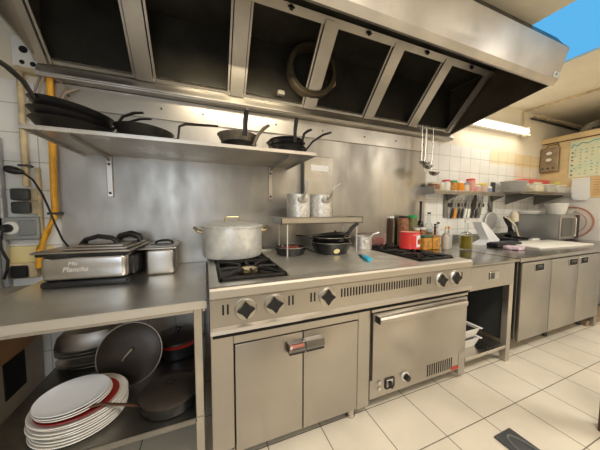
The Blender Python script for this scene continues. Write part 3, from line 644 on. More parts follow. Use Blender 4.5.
t = thing('steel_bin', 'small rectangular steel container with loose lid beside the hot plate', 'container', (-.295, .775, TZ), math.radians(0))
B().box(-.088, .088, -.13, .145, .0, .180, .022, 3).build('body', steel_front, t, local=True)
lid = B().box(-.125, .105, -.15, .18, .181, .190, .004, 2).box(-.09, .09, -.11, .16, .190, .196, .004).build('lid', steel_front, t, local=True)
B().tube([(-.05, .05, .194), (-.045, .05, .210), (-.01, .05, .218), (.03, .05, .218), (.055, .05, .210), (.06, .05, .194)], .012, 10, .7).build('lid_handle', blackp, lid, local=True)
B().box(-.07, .07, -.02, .0, .196, .201).build('lid_slot', blackp, lid, local=True)

# ------------------------------------------------------------------ undershelf: plates, lids, pans
US = SH
def oval(m=white_cer, rx=.17, ry=.11, h=.02):
    return B().lathe([(0, 0), (.62, 0), (.66, .003/.02*h), (.95, h*.8), (1.0, h), (.99, h+.003), (.93, h*.95), (.66, .007), (0, .006)], n=48, sx=rx, sy=ry)
plg = 'stacked oval plates on the undershelf'
names = ['bottom', 'second', 'third', 'fourth', 'fifth', 'sixth', 'seventh', 'eighth']
proto = None
BX, BY = -.595, .255
tilt = (0.05, -.0, .06)
for i in range(8):
    lab = '%s large white oval plate from the bottom of the undershelf stack' % ('lowest' if i == 0 else names[i]) if i else 'lowest large white oval plate, at the bottom of the undershelf stack'
    loc = (BX+random.uniform(-.006, .006), BY+random.uniform(-.006, .006), US+.001+i*.0125)
    if proto is None:
        proto = solo(oval(rx=.185, ry=.178, h=.020), 'oval_plate', white_cer, lab, 'plate', loc, group=plg)
    else: dup(proto, loc, lab, rz=random.uniform(-.05, .05))
zr = US+8*.0125+.004
solo(oval(rx=.156, ry=.146, h=.020), 'red_dish', mat('dark_red_glaze', (.30, .025, .02), .3), 'dark red oval dish sandwiched between the large plates and top platters', 'dish', (-.588, .222, zr), rz=.1)
tz = zr+.016
for i, n_ in enumerate(('lowest', 'middle')):
    lab = '%s of three smaller white oval platters above the red dish' % n_
    if i == 0: p2 = solo(oval(rx=.142, ry=.138, h=.020), 'oval_platter', white_cer, lab, 'platter', (-.60, .215, tz), group='smaller oval platters on the plate stack')
    else: dup(p2, (-.602, .212, tz+.012), lab, rz=.05)
plb = mat('bluish_white_ceramic', (.74, .77, .82), .3)
solo(oval(rx=.138, ry=.134, h=.018), 'oval_platter', plb, 'topmost platter, smooth bluish white, crowning the undershelf plate stack', 'platter', (-.604, .207, tz+.027), group='smaller oval platters on the plate stack')
# ladle-like handle lying across
b = B().tube([(-.22, -.03, .018), (-.12, -.012, .02), (0, 0, .012), (.07, .01, .008)], .010, 10, .7)
# steel trays at back left
tg = 'oblong steel dishes behind the plates'
p3 = None
for i in range(5):
    lab = ('lowest', 'second lowest', 'middle', 'second highest', 'topmost')[i]+' oblong dull steel dish in the pile behind the plates'
    b = B().lathe([(0, 0), (.7, 0), (.92, .018), (1, .020), (1, .023), (.9, .020), (.68, .004), (0, .004)], n=40, sx=.20, sy=.115)
    loc = (-.735, .80, US+.001+i*.022+(.03 if i > 1 else 0))
    if p3 is None: p3 = solo(b, 'oblong_dish', steel, lab, 'dish', loc, group=tg)
    else: b.bm.free(); dup(p3, loc, lab, rz=.04*i)
b = B().lathe([(1, 0), (1.0, .01), (.93, .06), (.75, .095), (.4, .112), (0, .118), (0, .114), (.4, .108), (.74, .09), (.91, .056), (.985, .0)], n=40, sx=.20, sy=.115)
solo(b, 'dish_cover', steel_hood, 'domed oval steel cover on top of the oblong dishes', 'cover', (-.735, .80, US+.001+4*.022+.03+.0225), group=None, rz=.05)
# big round leaning lid
t = thing('leaning_cover', 'big dark round pan lid propped upright on the undershelf', 'lid', (-.425, .40, US), rot=None)
c = Vector((-.442, .47, .452))
M = Matrix.Translation(c) @ Euler((math.radians(72), math.radians(0), math.radians(-8))).to_matrix().to_4x4()
lidm = mat('dark_bronze_metal', (.060, .048, .040), .36, .4, var=.2, scale=8)
b = B(); b.X = M; b.lathe([(.162, -.012), (.174, -.006), (.176, .0), (.170, .004), (.165, .006), (.10, .016), (0, .020), (0, .014), (.10, .010), (.165, 0)], n=56); b.build('lid_disc', lidm, t)
b = B(); b.X = M; b.lathe([(.172, -.003), (.178, -.003), (.178, .003), (.172, .003), (.172, -.003)], n=56); b.build('rim', mat('dull_rim', (.30, .27, .24), .4, .9), t)
b = B(); b.X = M @ Matrix.Rotation(.9, 4, 'Z'); b.tube([(-.04, 0, .018), (-.035, 0, .038), (0, 0, .045), (.035, 0, .038), (.04, 0, .018)], .006, 8); b.build('lid_handle', steel, t)
# red enamel casserole at back right
t = thing('casserole', 'lidded dark red casserole at the back of the undershelf', 'casserole', (-.205, .72, US), 0, None, (0, 0, 0))
B().lathe([(0, 0), (.125, 0), (.14, .01), (.145, .085), (.148, .088), (.139, .088), (.134, .014), (0, .008)], n=40).build('pot_body', nonstick, t, local=True)
B().lathe([(.140, .089), (.150, .089), (.150, .108), (.142, .110), (.14, .095)], n=40).build('red_band', red, t, local=True)
l = B().lathe([(.150, .110), (.153, .114), (.148, .122), (.10, .142), (0, .150), (0, .145), (.10, .137), (.145, .116)], n=40).build('lid', lidm, t, local=True)
B().lathe([(0, .150), (.010, .150), (.010, .162), (.022, .172), (.018, .182), (0, .184)], n=20).build('lid_knob', blackp, l, local=True)
for s in (-1, 1):
    B().tube([(s*.143, -.03, .075), (s*.165, -.02, .078), (s*.165, .02, .078), (s*.143, .03, .075)], .008, 8).build('side_handle', nonstick, t, local=True)
# saute pan with lid, front right, handle to the left
t = thing('saute_pan', 'black saute pan with dark lid and long handle reaching over the plates', 'pan', (-.195, .215, US+.001), rot=(0, 0, 0))
B().lathe([(0, 0), (.12, 0), (.135, .006), (.140, .06), (.143, .062), (.135, .062), (.130, .012), (0, .006)], n=44).build('pan_body', nonstick, t, local=True)
l = B().lathe([(.136, .063), (.147, .064), (.148, .070), (.142, .074), (.10, .092), (0, .100), (0, .096), (.10, .087), (.14, .068)], n=44).build('lid', lidm, t, local=True)
B().lathe([(0, .100), (.009, .100), (.009, .110), (.022, .116), (.020, .124), (0, .126)], n=20).build('lid_knob', blackp, l, local=True)
B().tube([(-.139, -.04, .045), (-.18, -.055, .075), (-.28, -.085, .135), (-.36, -.11, .150)], .010, 10, .5).build('handle', mat('rusty_iron', (.10, .05, .03), .5, .4), t, local=True)

# ------------------------------------------------------------------ white bins in the drawer table
bg = 'white food trays with dark rims under the drawer table'
for i, (z, l) in enumerate(((.151, 'lower white plastic food tray under the drawer table'), (.235, 'upper white plastic food tray under the drawer table'))):
    t = thing('food_tray', l, 'tray', (2.03, .36, z), 0, bg)
    b = B().prism([(-.110, -.26, 0), (.110, -.26, 0), (.130, -.29, .085), (-.130, -.29, .085)], (0, .004, 0))
    b.prism([(-.110, .26, 0), (.110, .26, 0), (.130, .29, .085), (-.130, .29, .085)], (0, -.004, 0))
    b.prism([(.110, -.26, 0), (.110, .26, 0), (.130, .29, .085), (.130, -.29, .085)], (-.004, 0, 0))
    b.prism([(-.110, -.26, 0), (-.110, .26, 0), (-.130, .29, .085), (-.130, -.29, .085)], (.004, 0, 0))
    b.box(-.085, .110, -.26, .26, 0, .004).box(.120, .145, -.30, .30, .078, .084)
    b.build('tray_body', white_pl, t, local=True)
    if i == 1: B().box(-.12, .12, -.27, .27, .060, .064).build('dark_contents', void, t, local=True)

# ------------------------------------------------------------------ bottles, jars and tins by the right burner
CZ = .901
def bottle(lab, loc, r, h, neck_r, neck_h, m, capm=None, cat='bottle', fill=None, fillh=.5, group='sauce and oil bottles behind the right burner', name='bottle'):
    t = thing(name, lab, cat, loc, 0, group)
    sh = h-neck_h
    B().lathe([(0, 0), (r*.92, 0), (r, .006), (r, sh*.80), (r*.85, sh*.92), (neck_r, sh), (neck_r, h), (neck_r*.8, h), (neck_r*.8, sh), (r*.78, sh*.90), (r*.9, sh*.78), (r*.9, .01), (0, .008)], n=24).build('body', m, t, local=True)
    if capm: B().lathe([(0, 0), (neck_r*1.25, 0), (neck_r*1.2, .02), (0, .022)], (0, 0, h), 18).build('cap', capm, t, local=True)
    if fill: B().lathe([(0, .010), (r*.88, .010), (r*.88, sh*fillh), (0, sh*fillh)], n=24).build('contents', fill, t, local=True)
    return t
def jar(lab, loc, r, h, m, capm, group='lidded jars behind the right burner', name='jar', cat='jar', caph=.022):
    t = thing(name, lab, cat, loc, 0, group)
    B().lathe([(0, 0), (r*.94, 0), (r, .006), (r, h*.86), (r*.86, h*.95), (r*.86, h), (0, h)], n=24).build('body', m, t, local=True)
    B().lathe([(0, 0), (r*.95, 0), (r*.95, caph*.8), (r*.8, caph), (0, caph)], (0, 0, h+.0003), 24).build('cap', capm, t, local=True)
    return t
t = thing('red_tin', 'big red catering tin with white picture label by the right burner', 'tin', (1.785, .50, .961))
B().lathe([(0, 0), (.088, 0), (.090, .004), (.088, .008), (.088, .150), (.091, .154), (.086, .156), (.084, .147), (0, .147)], n=40).build('tin_body', red_tin, t, local=True)
B().lathe([(.0, .148), (.083, .148), (.083, .152), (0, .152)], n=40).build('cream_rim', cream_pl, t, local=True)
def arc_patch(r, a0, a1, z0, z1, th=.0012, n=10):
    b = B(); vs = []
    for rr in (r, r+th):
        for z in (z0, z1):
            vs.append([b.bm.verts.new((rr*math.cos(a0+(a1-a0)*k/n), rr*math.sin(a0+(a1-a0)*k/n), z)) for k in range(n+1)])
    for k in range(n):
        b.bm.faces.new((vs[2][k], vs[2][k+1], vs[3][k+1], vs[3][k])); b.bm.faces.new((vs[0][k], vs[1][k], vs[1][k+1], vs[0][k+1]))
        b.bm.faces.new((vs[1][k], vs[3][k], vs[3][k+1], vs[1][k+1])); b.bm.faces.new((vs[0][k], vs[0][k+1], vs[2][k+1], vs[2][k]))
    return b
arc_patch(.0885, math.radians(-97), math.radians(-55), .02, .125).build('white_label', paper, t, local=True)
arc_patch(.0898, math.radians(-88), math.radians(-62), .045, .092).build('red_emblem', red, t, local=True)
arc_patch(.0898, math.radians(-80), math.radians(-72), .095, .112).build('green_emblem', green, t, local=True)
arc_patch(.0885, math.radians(-150), math.radians(-112), .06, .085).build('bright_red_mark', mat('vermilion', (.85, .08, .02), .4), t, local=True)
arc_patch(.0885, math.radians(-120), math.radians(-60), .124, .138).build('pink_band', mat('pink_print', (.85, .25, .30), .4), t, local=True)
yg = 'square amber plastic tubs beside the red tin'
for x, l in ((2.155, 'left amber square tub with green lid beside the red tin'), (2.280, 'right amber square tub between the red tin and oil bottle')):
    t = thing('spice_tub', l, 'tub', (x, .66, CZ), 0, yg)
    B().box(-.058, .058, -.055, .055, 0, .13, .012, 2).build('body', amber, t, local=True)
    B().box(-.060, .060, -.057, .057, .1301, .15, .006, 2).build('lid', mat('dark_green_lid', (.05, .14, .08), .5) if x < 2.2 else brown, t, local=True)
    B().box(-.012, .012, -.0562, -.0550, .03, .10).build('dark_mark', brown, t, local=True)
jar('tall brown spice jar with black lid behind the red tin', (2.085, .885, CZ), .060, .33, spice, blackp)
jar('herb jar with bright green lid behind the red tin', (2.205, .87, CZ), .055, .33, herb, green, caph=.03)
jar('reddish spice jar with silver lid behind the amber tubs', (2.28, .80, CZ), .045, .20, spice, alu)
jar('dark green herb jar with pale lid behind the amber tubs', (2.375, .79, CZ), .042, .17, herb, mat('bluish_lid', (.45, .52, .56), .4))
jar('tall clear jar of pale seasoning standing just left of the black lidded jar', (1.88, .86, .961), .04, .27, glass, alu)
jar('small squat jar of dark paste between green lidded jar and black bottle', (2.30, .90, CZ), .036, .24, mat('dark_paste', (.12, .05, .03), .3), blackp)
jar('small brown pot with silver lid in front of the green lidded jar', (2.17, .775, CZ), .036, .20, mat('ochre_powder', (.50, .30, .10), .5), alu)
bottle('tall black bottle with slim neck standing highest behind the spice jars', (2.385, .92, CZ), .038, .50, .013, .2, mat('black_glass', (.02, .018, .015), .15), blackp)
bottle('glass bottle with black pourer cap right of the tall black bottle', (2.50, .90, CZ), .042, .37, .016, .1, glass, blackp, fill=mat('pale_vinegar', (.55, .45, .25), .2), fillh=.7)
bottle('clear bottle with small black cap near the tile wall', (2.66, .90, CZ), .036, .25, .013, .06, white_pl, blackp)
bottle('clear squeeze bottle with orange nozzle left of the oil bottle', (2.47, .62, CZ), .036, .22, .010, .05, mat('frosted_plastic', (.80, .80, .76), .3, trans=.5), orange)
bottle('white squeeze bottle with yellow nozzle left of the oil bottle', (2.56, .72, CZ), .036, .21, .010, .05, mat('frosted_white', (.84, .83, .78), .3, trans=.3), yellow)
bottle('cloudy plastic bottle with white cap between tubs and oil bottle', (2.40, .60, CZ), .034, .19, .012, .04, mat('frosted_pink', (.74, .68, .62), .3, trans=.3), white_pl)
bottle('small clear cruet with black cap between the tubs and tile wall', (2.46, .78, CZ), .032, .24, .012, .06, glass, blackp, fill=MT['pale_vinegar'], fillh=.6)
bottle('dark red sauce bottle behind the right amber tub', (2.36, .70, CZ), .028, .22, .012, .07, mat('dark_sauce', (.16, .03, .02), .2), blackp)
bottle('glass bottle half full of olive green oil with white stopper', (2.575, .50, CZ), .058, .29, .017, .10, glass, white_pl, fill=oil, fillh=.78, name='oil_bottle', group=None)
t = thing('clear_box', 'clear plastic box with faint red contents behind the right burner', 'box', (1.60, .80, .961))
B().box(-.13, .13, -.06, .10, 0, .12, .012, 2).build('body', mat('smoky_clear_plastic', (.62, .50, .46), .15, trans=.75, ior=1.08), t, local=True)
B().box(-.11, .11, -.045, .085, .006, .075, .008).build('red_contents', mat('red_sauce', (.45, .06, .04), .3), t, local=True)

# ------------------------------------------------------------------ paper bag, tray and mixer on the refrigerated counter
PZ = .9025
b = B().prism([(-.07, 0, .0), (.30, 0, .0), (.31, 0, .05), (.01, 0, .27), (-.06, 0, .275), (-.03, 0, .22), (.10, 0, .06)], (0, .10, 0))
solo(b, 'paper_bag', paper, 'slumped white paper bag behind the oil bottle', 'bag', (3.10, .64, PZ))
t = thing('black_tray', 'shallow black plastic tray in front of the folded white paper', 'tray', (3.20, .50, PZ))
B().box(-.19, .28, -.06, .06, 0, .045, .01).build('tray_body', blackp, t, local=True)
B().box(-.16, .25, -.045, .045, .0451, .052, .003).build('tray_lid', mat('navy_plastic', (.03, .04, .08), .4), t, local=True)
t = thing('cutting_board', 'large white cutting board lying on the refrigerated counter', 'cutting board', (3.85, .42, PZ), math.radians(-4))
B().box(-.50, .50, -.24, .20, 0, .018, .006, 2).build('board', cutting, t, local=True)
b = B()
for i in range(14):
    a = i*.9; b.box(-.03+.045*math.cos(a)-.05, -.03+.045*math.cos(a)+.05, .03*math.sin(a)-.035, .03*math.sin(a)+.035, .0+i*.001, .012+i*.0018, .005, rot=(.15*math.sin(a*2), .12*math.cos(a*3), a))
solo(b, 'dish_cloth', mat('checked_cloth', (.80, .74, .78), .8, col2=(.50, .28, .42), scale=45), 'crumpled pink and white cloth at front of the cutting board', 'cloth', (3.10, .32, PZ))
t = thing('stand_mixer', 'cream and black kitchen gadget leaning between paper bag and microwave', 'appliance', (3.95, .82, PZ))
B().box(-.09, .09, -.07, .07, 0, .03, .01).build('base', blackp, t, local=True)
B().tube([(-.02, 0, .06), (.04, 0, .13), (-.02, 0, .24), (-.10, 0, .32)], .03, 12, radii=[.045, .035, .035, .03]).build('arm', blackp, t, local=True)
B().lathe([(0, 0), (.05, 0), (.055, .02), (.05, .11), (.03, .14), (0, .14)], (.05, -.02, .26), 20).build('cream_jug', cream_pl, t, local=True)
B().tube([(-.20, -.05, .33), (-.12, -.05, .30), (.02, -.06, .20), (.10, -.06, .06)], .012, 8).build('cable', cream_pl, t, local=True)
t = thing('round_sieve', 'round grey wire sieve hanging under the right wall shelf', 'sieve', (3.80, .97, 1.16))
B().lathe([(.125, -.01), (.135, -.01), (.135, .01), (.125, .01), (.125, -.01)], (3.80, .965, 1.16), 36, (PI/2, 0, 0)).build('hoop', alu, t)
B().lathe([(0, 0), (.126, 0), (.126, .002), (0, .002)], (3.80, .968, 1.16), 36, (PI/2, 0, 0)).build('mesh', mat('wire_mesh', (.50, .50, .50), .5, .5), t)
B().tube([(3.78, .965, 1.29), (3.72, .965, 1.38), (3.70, .965, 1.40)], .008, 8).build('handle', darkgrey, t)
b = B().tube([(-.08, 0, .02), (.10, 0, .02)], .022, 14)
solo(b, 'steel_tin', alu, 'small silver cylinder lying beside the microwave', 'tin', (4.12, .62, PZ))

t = thing('microwave', 'grey microwave oven on the far right of the counter', 'microwave', (4.70, .72, PZ))
B().box(4.42, 4.94, .50, .95, .915, 1.262, .006, 2).build('casing', micro_m, t)
d_ = B().box(4.425, 4.80, .485, .50, .925, 1.255, .004).build('door', steel_front, t)
B().box(4.455, 4.73, .481, .4849, .965, 1.215, .003).build('window', mat('micro_window', (.10, .10, .09), .25), d_)
B().tube([(4.775, .478, .96), (4.775, .465, .97), (4.775, .465, 1.21), (4.775, .478, 1.22)], .008, 8).build('handle', chrome, d_)
B().box(4.805, 4.935, .488, .50, .925, 1.255, .002).build('control_strip', blackp, t)
for x, y in ((4.46, .54), (4.9, .54), (4.46, .9), (4.9, .9)):
    B().cyl((x, y, PZ), .015, .014, 12).build('foot', blackp, t)
solo(B().lathe([(0, 0), (.75, 0), (1, .035), (1, .045), (.95, .045), (.7, .006), (0, .006)], n=36, sx=.15, sy=.13), 'white_dish', white_cer, 'shallow white dish on the left of the microwave top', 'dish', (4.50, .86, 1.263))
t = thing('plastic_tub', 'deep white plastic tub standing on the microwave', 'tub', (4.63, .62, 1.263))
B().lathe([(0, 0), (.085, 0), (.095, .01), (.12, .14), (.124, .145), (.115, .145), (.09, .012), (0, .008)], n=32, ).build('tub_body', white_pl, t, local=True)
B().lathe([(.12, .1451), (.127, .1451), (.127, .152), (0, .156), (0, .1451)], n=32).build('tub_lid', white_cer, t, local=True)
solo(B().lathe([(0, 0), (.06, 0), (.085, .07), (.08, .07), (.055, .006), (0, .006)], n=28), 'glass_bowl', mat('cloudy_glass', (.62, .64, .58), .2, trans=.4), 'cloudy glass bowl at the right front on the microwave', 'bowl', (4.84, .59, 1.263))
t = thing('round_tray', 'round pinkish tray with red rim leaning on wall behind microwave', 'tray', (5.0, .45, .905))
M = Matrix.Translation((5.008, .60, 1.142)) @ Matrix.Rotation(-PI/2+.13, 4, 'Y')
b = B(); b.X = M; b.lathe([(0, 0), (.21, 0), (.225, .008), (.215, .010), (0, .004)], n=48); b.build('tray_disc', mat('grey_pink_tray', (.60, .52, .48), .4), t)
b = B(); b.X = M; b.lathe([(.212, .006), (.232, .006), (.232, .014), (.212, .014), (.212, .006)], n=48); b.build('rim', mat('rusty_red_rim', (.45, .20, .14), .5), t)
b = B(); b.X = M; b.lathe([(.15, .005), (.162, .005), (.162, .009), (.15, .009), (.15, .005)], n=48); b.build('inner_ring', mat('brown_ring', (.35, .25, .2), .5), t)

# ------------------------------------------------------------------ right wall shelves
t = thing('wall_shelf', 'grey steel wall shelf over the knives carrying packets and jars', 'shelf', (2.92, .9, 1.51))
B().box(2.45, 3.74, .80, .985, 1.525, 1.532).box(2.45, 3.74, .80, .808, 1.508, 1.556, .002).box(2.45, 2.46, .80, .985, 1.508, 1.60).build('shelf_board', steel_cold, t)
for x in (2.895, 3.80):
    br = B().box(x-.036, x+.036, .975, .999, 1.225, 1.53, .003)
    br.prism([(x-.006, .975, 1.525), (x-.006, .83, 1.525), (x-.006, .83, 1.505), (x-.006, .975, 1.44)], (.012, 0, 0))
    br.build('bracket', steel_dark, t)
t = thing('wall_shelf', 'long steel wall shelf over the microwave carrying plates and tubs', 'shelf', (4.4, .8, 1.54))
B().box(3.78, 5.035, .62, .999, 1.548, 1.556).box(3.78, 5.035, .62, .628, 1.535, 1.575, .002).build('shelf_board', steel_cold, t)
for x in (4.15, 4.9):
    B().prism([(x-.01, .99, 1.548), (x-.01, .66, 1.548), (x-.01, .66, 1.52), (x-.01, .99, 1.40)], (.012, 0, 0)).build('bracket', steel_dark, t)

# packets and jars on the knife shelf
kg = 'food packets and small jars on the knife shelf'
AZ = 1.5325
jm = [('clear tub of reddish spice at the left end of the knife shelf', 2.545, .068, .095, spice, cream_pl),
      ('pale glass pot second from left on the knife shelf', 2.66, .046, .095, cream_pl, white_pl),
      ('jar with red lid and white label on the knife shelf', 2.76, .048, .135, white_pl, red_tin),
      ('orange pot with green lid on the knife shelf', 2.87, .055, .130, amber, green),
      ('orange jar with grey lid in the middle of the knife shelf', 2.99, .058, .125, orange, alu),
      ('pale jar with blue grey lid left of the red topped pack', 3.105, .048, .11, cream_pl, mat('blue_grey_lid', (.30, .36, .48), .4)),
      ('tall pack with red top on the knife shelf', 3.21, .052, .17, mat('salmon_pack', (.75, .35, .28), .5), red_tin),
      ('low pink pot right of the tall red topped pack', 3.32, .050, .09, mat('pink_pot', (.72, .42, .38), .5), white_pl),
      ('jar with bright yellow lid on the knife shelf', 3.44, .062, .12, mat('beige_powder', (.66, .52, .38), .6), yellow),
      ('blue labelled pot at right on the knife shelf', 3.56, .050, .08, mat('blue_print', (.30, .34, .55), .5), white_pl)]
for l, x, r, h, m, cm in jm:
    jar(l, (x, .895, AZ), min(r, .075), h, m, cm, group=kg, name='food_jar')
solo(B().box(-.05, .05, -.005, .005, 0, .17, .004), 'grey_card', darkgrey, 'upright dark grey card at the right end of the knife shelf', 'card', (3.68, .90, AZ))
# plates etc. on shelf B
BZ = 1.5565
gp = 'white plates stacked on the microwave shelf'
p4 = None
for i in range(9):
    l = ('lowest', 'second', 'third', 'fourth', 'fifth', 'sixth', 'seventh', 'eighth', 'topmost')[i] + (' white plate, ' if i in (0, 8) else ' white plate from the bottom, ') + 'stacked on the microwave shelf'
    b = B().lathe([(0, 0), (.09, 0), (.15, .014), (.155, .017), (.145, .017), (.09, .005), (0, .005)], n=36)
    if p4 is None: p4 = solo(b, 'dinner_plate', white_cer, l, 'plate', (3.97, .81, BZ), group=gp)
    else: b.bm.free(); dup(p4, (3.97+random.uniform(-.01, .01), .81, BZ+i*.0175), l)
t = thing('red_box', 'long red cardboard box lying at the back of the microwave shelf', 'box', (4.66, .915, BZ), -.04)
B().box(-.30, .30, -.06, .06, .125, .225, .003).build('carton', mat('red_carton', (.70, .12, .10), .5), t, local=True)
B().box(-.10, .10, -.0615, -.0601, .15, .19).build('pale_band', cream_pl, t, local=True)
B().box(-.28, .28, -.055, .055, 0, .1249, .003).build('cream_under_box', cream_pl, t, local=True)
for l, x, y, m in (('cloudy plastic tub left on the microwave shelf front', 4.28, .72, cream_pl), ('cloudy plastic tub middle of the microwave shelf front', 4.55, .71, mat('frosted_tub', (.70, .70, .62), .3, trans=.4)), ('cloudy plastic tub at the right end of the microwave shelf', 4.84, .71, mat('frosted_tub2', (.74, .72, .66), .3, trans=.3))):
    t = thing('storage_tub', l, 'tub', (x, y, BZ), 0, 'plastic tubs on the microwave shelf')
    B().box(-.10, .10, -.06, .06, 0, .115, .012, 2).build('tub_body', m, t, local=True)
    B().box(-.106, .106, -.066, .066, .1151, .127, .005).build('lid', white_pl, t, local=True)
solo(B().lathe([(0, 0), (.035, 0), (.05, .02), (.04, .05), (0, .055)], n=20), 'lemon', mat('green_yellow_peel', (.55, .50, .10), .5), 'greenish yellow lemon on the rightmost storage tub', 'fruit', (4.83, .71, BZ+.1273))

# ------------------------------------------------------------------ knife rack and knives
t = thing('knife_rack', 'black magnetic knife bar on tiles under the right wall shelf', 'knife rack', (3.26, .985, 1.40))
B().box(2.93, 3.62, .975, .999, 1.365, 1.410, .003).build('bar', blackp, t)
for x in (2.945, 3.605): B().cyl((x, .976, 1.388), .028, .008, 16, (PI/2, 0, 0)).build('end_cap', blackp, t)
blade_m = mat('knife_steel', (.34, .33, .32), .3, 1.0)
kn = [(3.00, .16, .030, blackp, 'knife with medium blade and black handle, leftmost on the magnetic bar'),
      (3.055, .13, .024, orange, 'knife with orange handle on the magnetic bar'),
      (3.13, .15, .022, blackp, 'slim black handled knife just right of the orange one'),
      (3.19, .12, .020, blackp, 'short black handled knife, third right of nothing but slim blade'),
      (3.26, .19, .026, alu, 'long knife with steel handle in the middle of the bar'),
      (3.32, .18, .030, alu, 'second steel handled knife in the middle of the bar'),
      (3.40, .21, .050, blackp, 'broad dark chef knife, the widest on the magnetic bar'),
      (3.47, .17, .030, blackp, 'black handled knife just right of the broad chef knife'),
      (3.55, .18, .034, mat('grey_grip', (.20, .19, .18), .5), 'grey handled knife at the right end of the magnetic bar')]
kn[3] = (3.19, .12, .020, blackp, 'short black handled paring knife between slim knife and steel handles')
for i, (x, bl, bw, hm, l) in enumerate(kn):
    bw *= 1.45; bl *= 1.1
    t = thing('kitchen_knife', l, 'knife', (x, .966, 1.33), group='kitchen knives on the magnetic bar', rot=(0, math.radians(8 if i % 2 else 14), 0))
    B().prism([(-bw/2, 0, 0), (bw/2, 0, 0), (bw/2, 0, bl*.55), (bw*.1, 0, bl), (-bw/2, 0, bl*.8)], (0, .003, 0)).build('blade', blade_m if i != 6 else black_iron, t, local=True)
    B().tube([(0, .002, .01), (.003, .002, -.05), (-.004, .002, -.12)], .014, 10, .6, radii=[.016, .022, .019]).build('handle', hm, t, local=True)

# ladles hanging from the hood rail
for i, (x, dz, l, m) in enumerate(((2.235, .40, 'leftmost steel ladle hanging from the hood corner', chrome), (2.29, .43, 'steel ladle hanging between two others at the hood corner', chrome), (2.40, .50, 'rightmost and lowest hanging steel ladle, above the shelf end', chrome))):
    t = thing('ladle', l, 'ladle', (x, .80, 2.24), group='ladles hanging from the hood')
    B().tube([(0, .10, .01), (0, .03, .025), (0, .0, .0), (0, -.002, -dz*.5), (-.01*i, -.004, -dz+.04), (-.01*i, -.01, -dz)], .007, 8, .6).build('stem', m, t, local=True)
    bl = B(); bl.X = Matrix.Translation((-.01*i, -.045, -dz+.01)) @ Matrix.Rotation(.25, 4, 'X')
    bl.lathe([(0, -.05), (.028, -.045), (.048, -.028), (.058, 0), (.055, 0), (.045, -.026), (.026, -.041), (0, -.046)], n=24); bl.build('bowl', m, t, local=True)
t = thing('skimmer', 'white handled spoon hanging with the ladles beside the tiles', 'spoon', (2.345, .84, 2.24), group=None)
B().tube([(0, .08, .01), (0, .0, .0), (0, 0, -.40)], .011, 8, .5).build('stem', white_pl, t, local=True)
B().lathe([(0, 0), (.035, 0), (.035, .006), (0, .006)], (0, 0, -.44), 20, (PI/2, 0, 0), 1, 1.5).build('bowl', white_pl, t, local=True)

# ------------------------------------------------------------------ fluorescent lamp and ceiling conduits
t = thing('fluorescent_lamp', 'lit fluorescent batten lamp on the wall right of the hood', 'lamp', (3.7, .93, 2.45))
B().box(3.0, 4.40, .93, .999, 2.43, 2.55, .006).build('housing', white_pl, t)
B().tube([(3.02, .90, 2.465), (4.38, .90, 2.465)], .04, 18).build('diffuser', tube_m, t)
B().box(4.38, 4.43, .86, .96, 2.40, 2.53, .01).build('end_cap', cream_pl, t)
b = B().tube([(4.44, .95, 2.44), (4.50, .94, 2.40), (4.52, .95, 2.46), (4.46, .97, 2.53), (4.46, .98, 2.79)], .010, 8)
b.build('lamp_cable', beige_pipe, t)
b = B().box(-.012, .012, -3.0, .0, -.03, .0, .003)
solo(b, 'ceiling_conduit', beige_pipe, 'straight cream conduit crossing the ceiling above the lamp', 'conduit', (4.52, .99, ZC))
b = B().tube([(0, 0, 0), (1.6, 0, 0)], .016, 10)
solo(b, 'ceiling_pipe', beige_pipe, 'upper thin pipe along the top of the far back wall', 'pipe', (4.75, .975, 2.76))
b = B().tube([(0, 0, 0), (1.6, 0, 0)], .014, 10)
solo(b, 'ceiling_pipe', darkgrey, 'lower dark pipe along the top of the far back wall', 'pipe', (4.65, .975, 2.715))
t = thing('storage_bowl', 'patterned silver and black bowl upside down on the high ledge', 'bowl', (5.33, .52, 2.441))
B().lathe([(.18, 0), (.175, .06), (.14, .13), (.07, .17), (0, .18), (0, .172), (.068, .162), (.134, .124), (.168, .058), (.174, 0)], n=36).build('shell', mat('blotchy_silver', (.55, .53, .50), .4, .3, col2=(.03, .03, .03), scale=9), t, local=True)

# ------------------------------------------------------------------ things on the right partition
t = thing('control_box', 'brown metal control box with two white ovals on the right wall', 'electrical box', (5.04, .90, 1.91))
B().box(4.985, 5.049, .78, .99, 1.915, 2.285, .006).build('housing', mat('brown_metal', (.30, .23, .15), .45, .4, var=.2, scale=9), t)
for z in (2.20, 2.10):
    B().lathe([(0, 0), (.032, 0), (.028, .010), (0, .012)], (4.985, .885, z), 20, (0, -PI/2, 0), .8, 1.1).build('white_oval', white_pl, t)
for y in (.95, .89, .83):
    B().cyl((4.985, y, 1.97), .011, .012, 12, (0, -PI/2, 0)).build('knob', blackp, t)
B().tube([(5.035, .93, 2.285), (5.035, .93, 2.33), (5.035, .80, 2.335), (5.035, .80, 2.285)], .006, 8).build('cable', post_m, t)
t = thing('poster', 'pale green handwritten chart pinned on the cream right wall', 'poster', (5.04, .5, 1.8))
post = mat('pale_chart_paper', (.74, .72, .50), .7, col2=(.60, .68, .52), scale=7)
B().box(5.040, 5.049, .18, .675, 1.80, 2.33).build('sheet', post, t)
teal = mat('teal_ink', (.10, .38, .34), .7); ink = mat('dark_ink', (.12, .12, .10), .7)
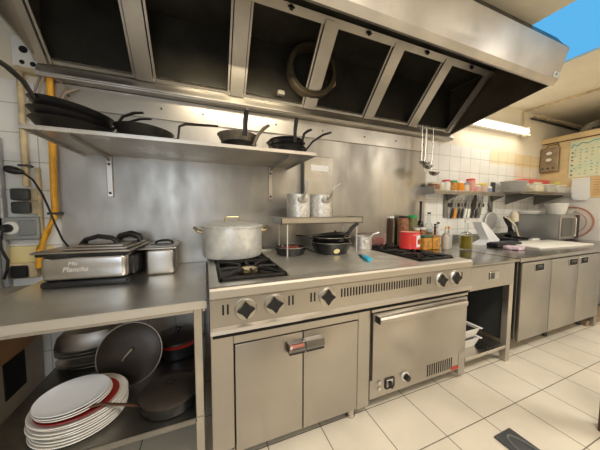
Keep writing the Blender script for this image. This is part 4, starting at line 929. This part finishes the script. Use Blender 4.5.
b = B(); b.tube([(5.038, .66, 2.23), (5.038, .64, 2.28), (5.038, .60, 2.25), (5.038, .56, 2.29), (5.038, .50, 2.27), (5.038, .44, 2.30), (5.038, .30, 2.29), (5.038, .2, 2.30)], .006, 6).build('title_stroke', teal, t)
b = B()
for r_ in range(9):
    for c_ in range(8):
        if random.random() < .6:
            y = .62-c_*.055; z = 2.19-r_*.043
            b.box(5.037, 5.039, y-random.uniform(.006, .018), y+.006, z-.005, z+.005)
o = b.build('small_marks', teal, t); o['kind'] = 'stuff'
b = B()
for z in (2.16, 2.10, 2.05, 1.98, 1.90, 1.84): b.box(5.037, 5.039, .635, .655, z-.010, z+.010)
b.build('dark_marks', ink, t)
t = thing('notice', 'orange tinted printed sheet on right wall below the chart', 'notice', (5.04, .35, 1.52))
B().box(5.043, 5.049, .15, .445, 1.50, 1.79).build('sheet', mat('orange_paper', (.72, .50, .24), .7, col2=(.62, .42, .20), scale=12), t)
b = B()
for k in range(7): b.box(5.041, 5.042, .20, .42, 1.535+k*.035, 1.541+k*.035)
b.build('printed_lines', brown, t)
t = thing('hanging_bag', 'translucent white plastic bag hanging on the right wall', 'bag', (5.0, .53, 1.5))
B().prism([(5.048, .62, 1.78), (5.048, .45, 1.77), (5.048, .44, 1.50), (5.048, .47, 1.46), (5.048, .60, 1.47), (5.048, .635, 1.55)], (-.03, 0, 0)).build('bag_body', mat('milky_plastic', (.76, .76, .76), .35), t)
B().box(5.01, 5.049, .45, .63, 1.765, 1.785, .004).build('hanging_rail', alu, t)

# ------------------------------------------------------------------ floor drain
t = thing('floor_mat', 'small dark grey rubber channel mat lying on the floor tiles', 'mat', (1.605, -.53, 0), math.radians(0))
B().box(-.075, .075, -.19, .13, 0, .012, .005, 2).build('mat_body', mat('dark_rubber', (.075, .08, .085), .4), t, local=True)
rg = B(); 
pts = [(.05*math.cos(a), -.03+.13*math.sin(a), .013) for a in [2*PI*k/24 for k in range(25)]]
rg.tube(pts, .006, 6); rg.build('raised_ring', mat('grey_rubber', (.16, .17, .17), .4), t, local=True)
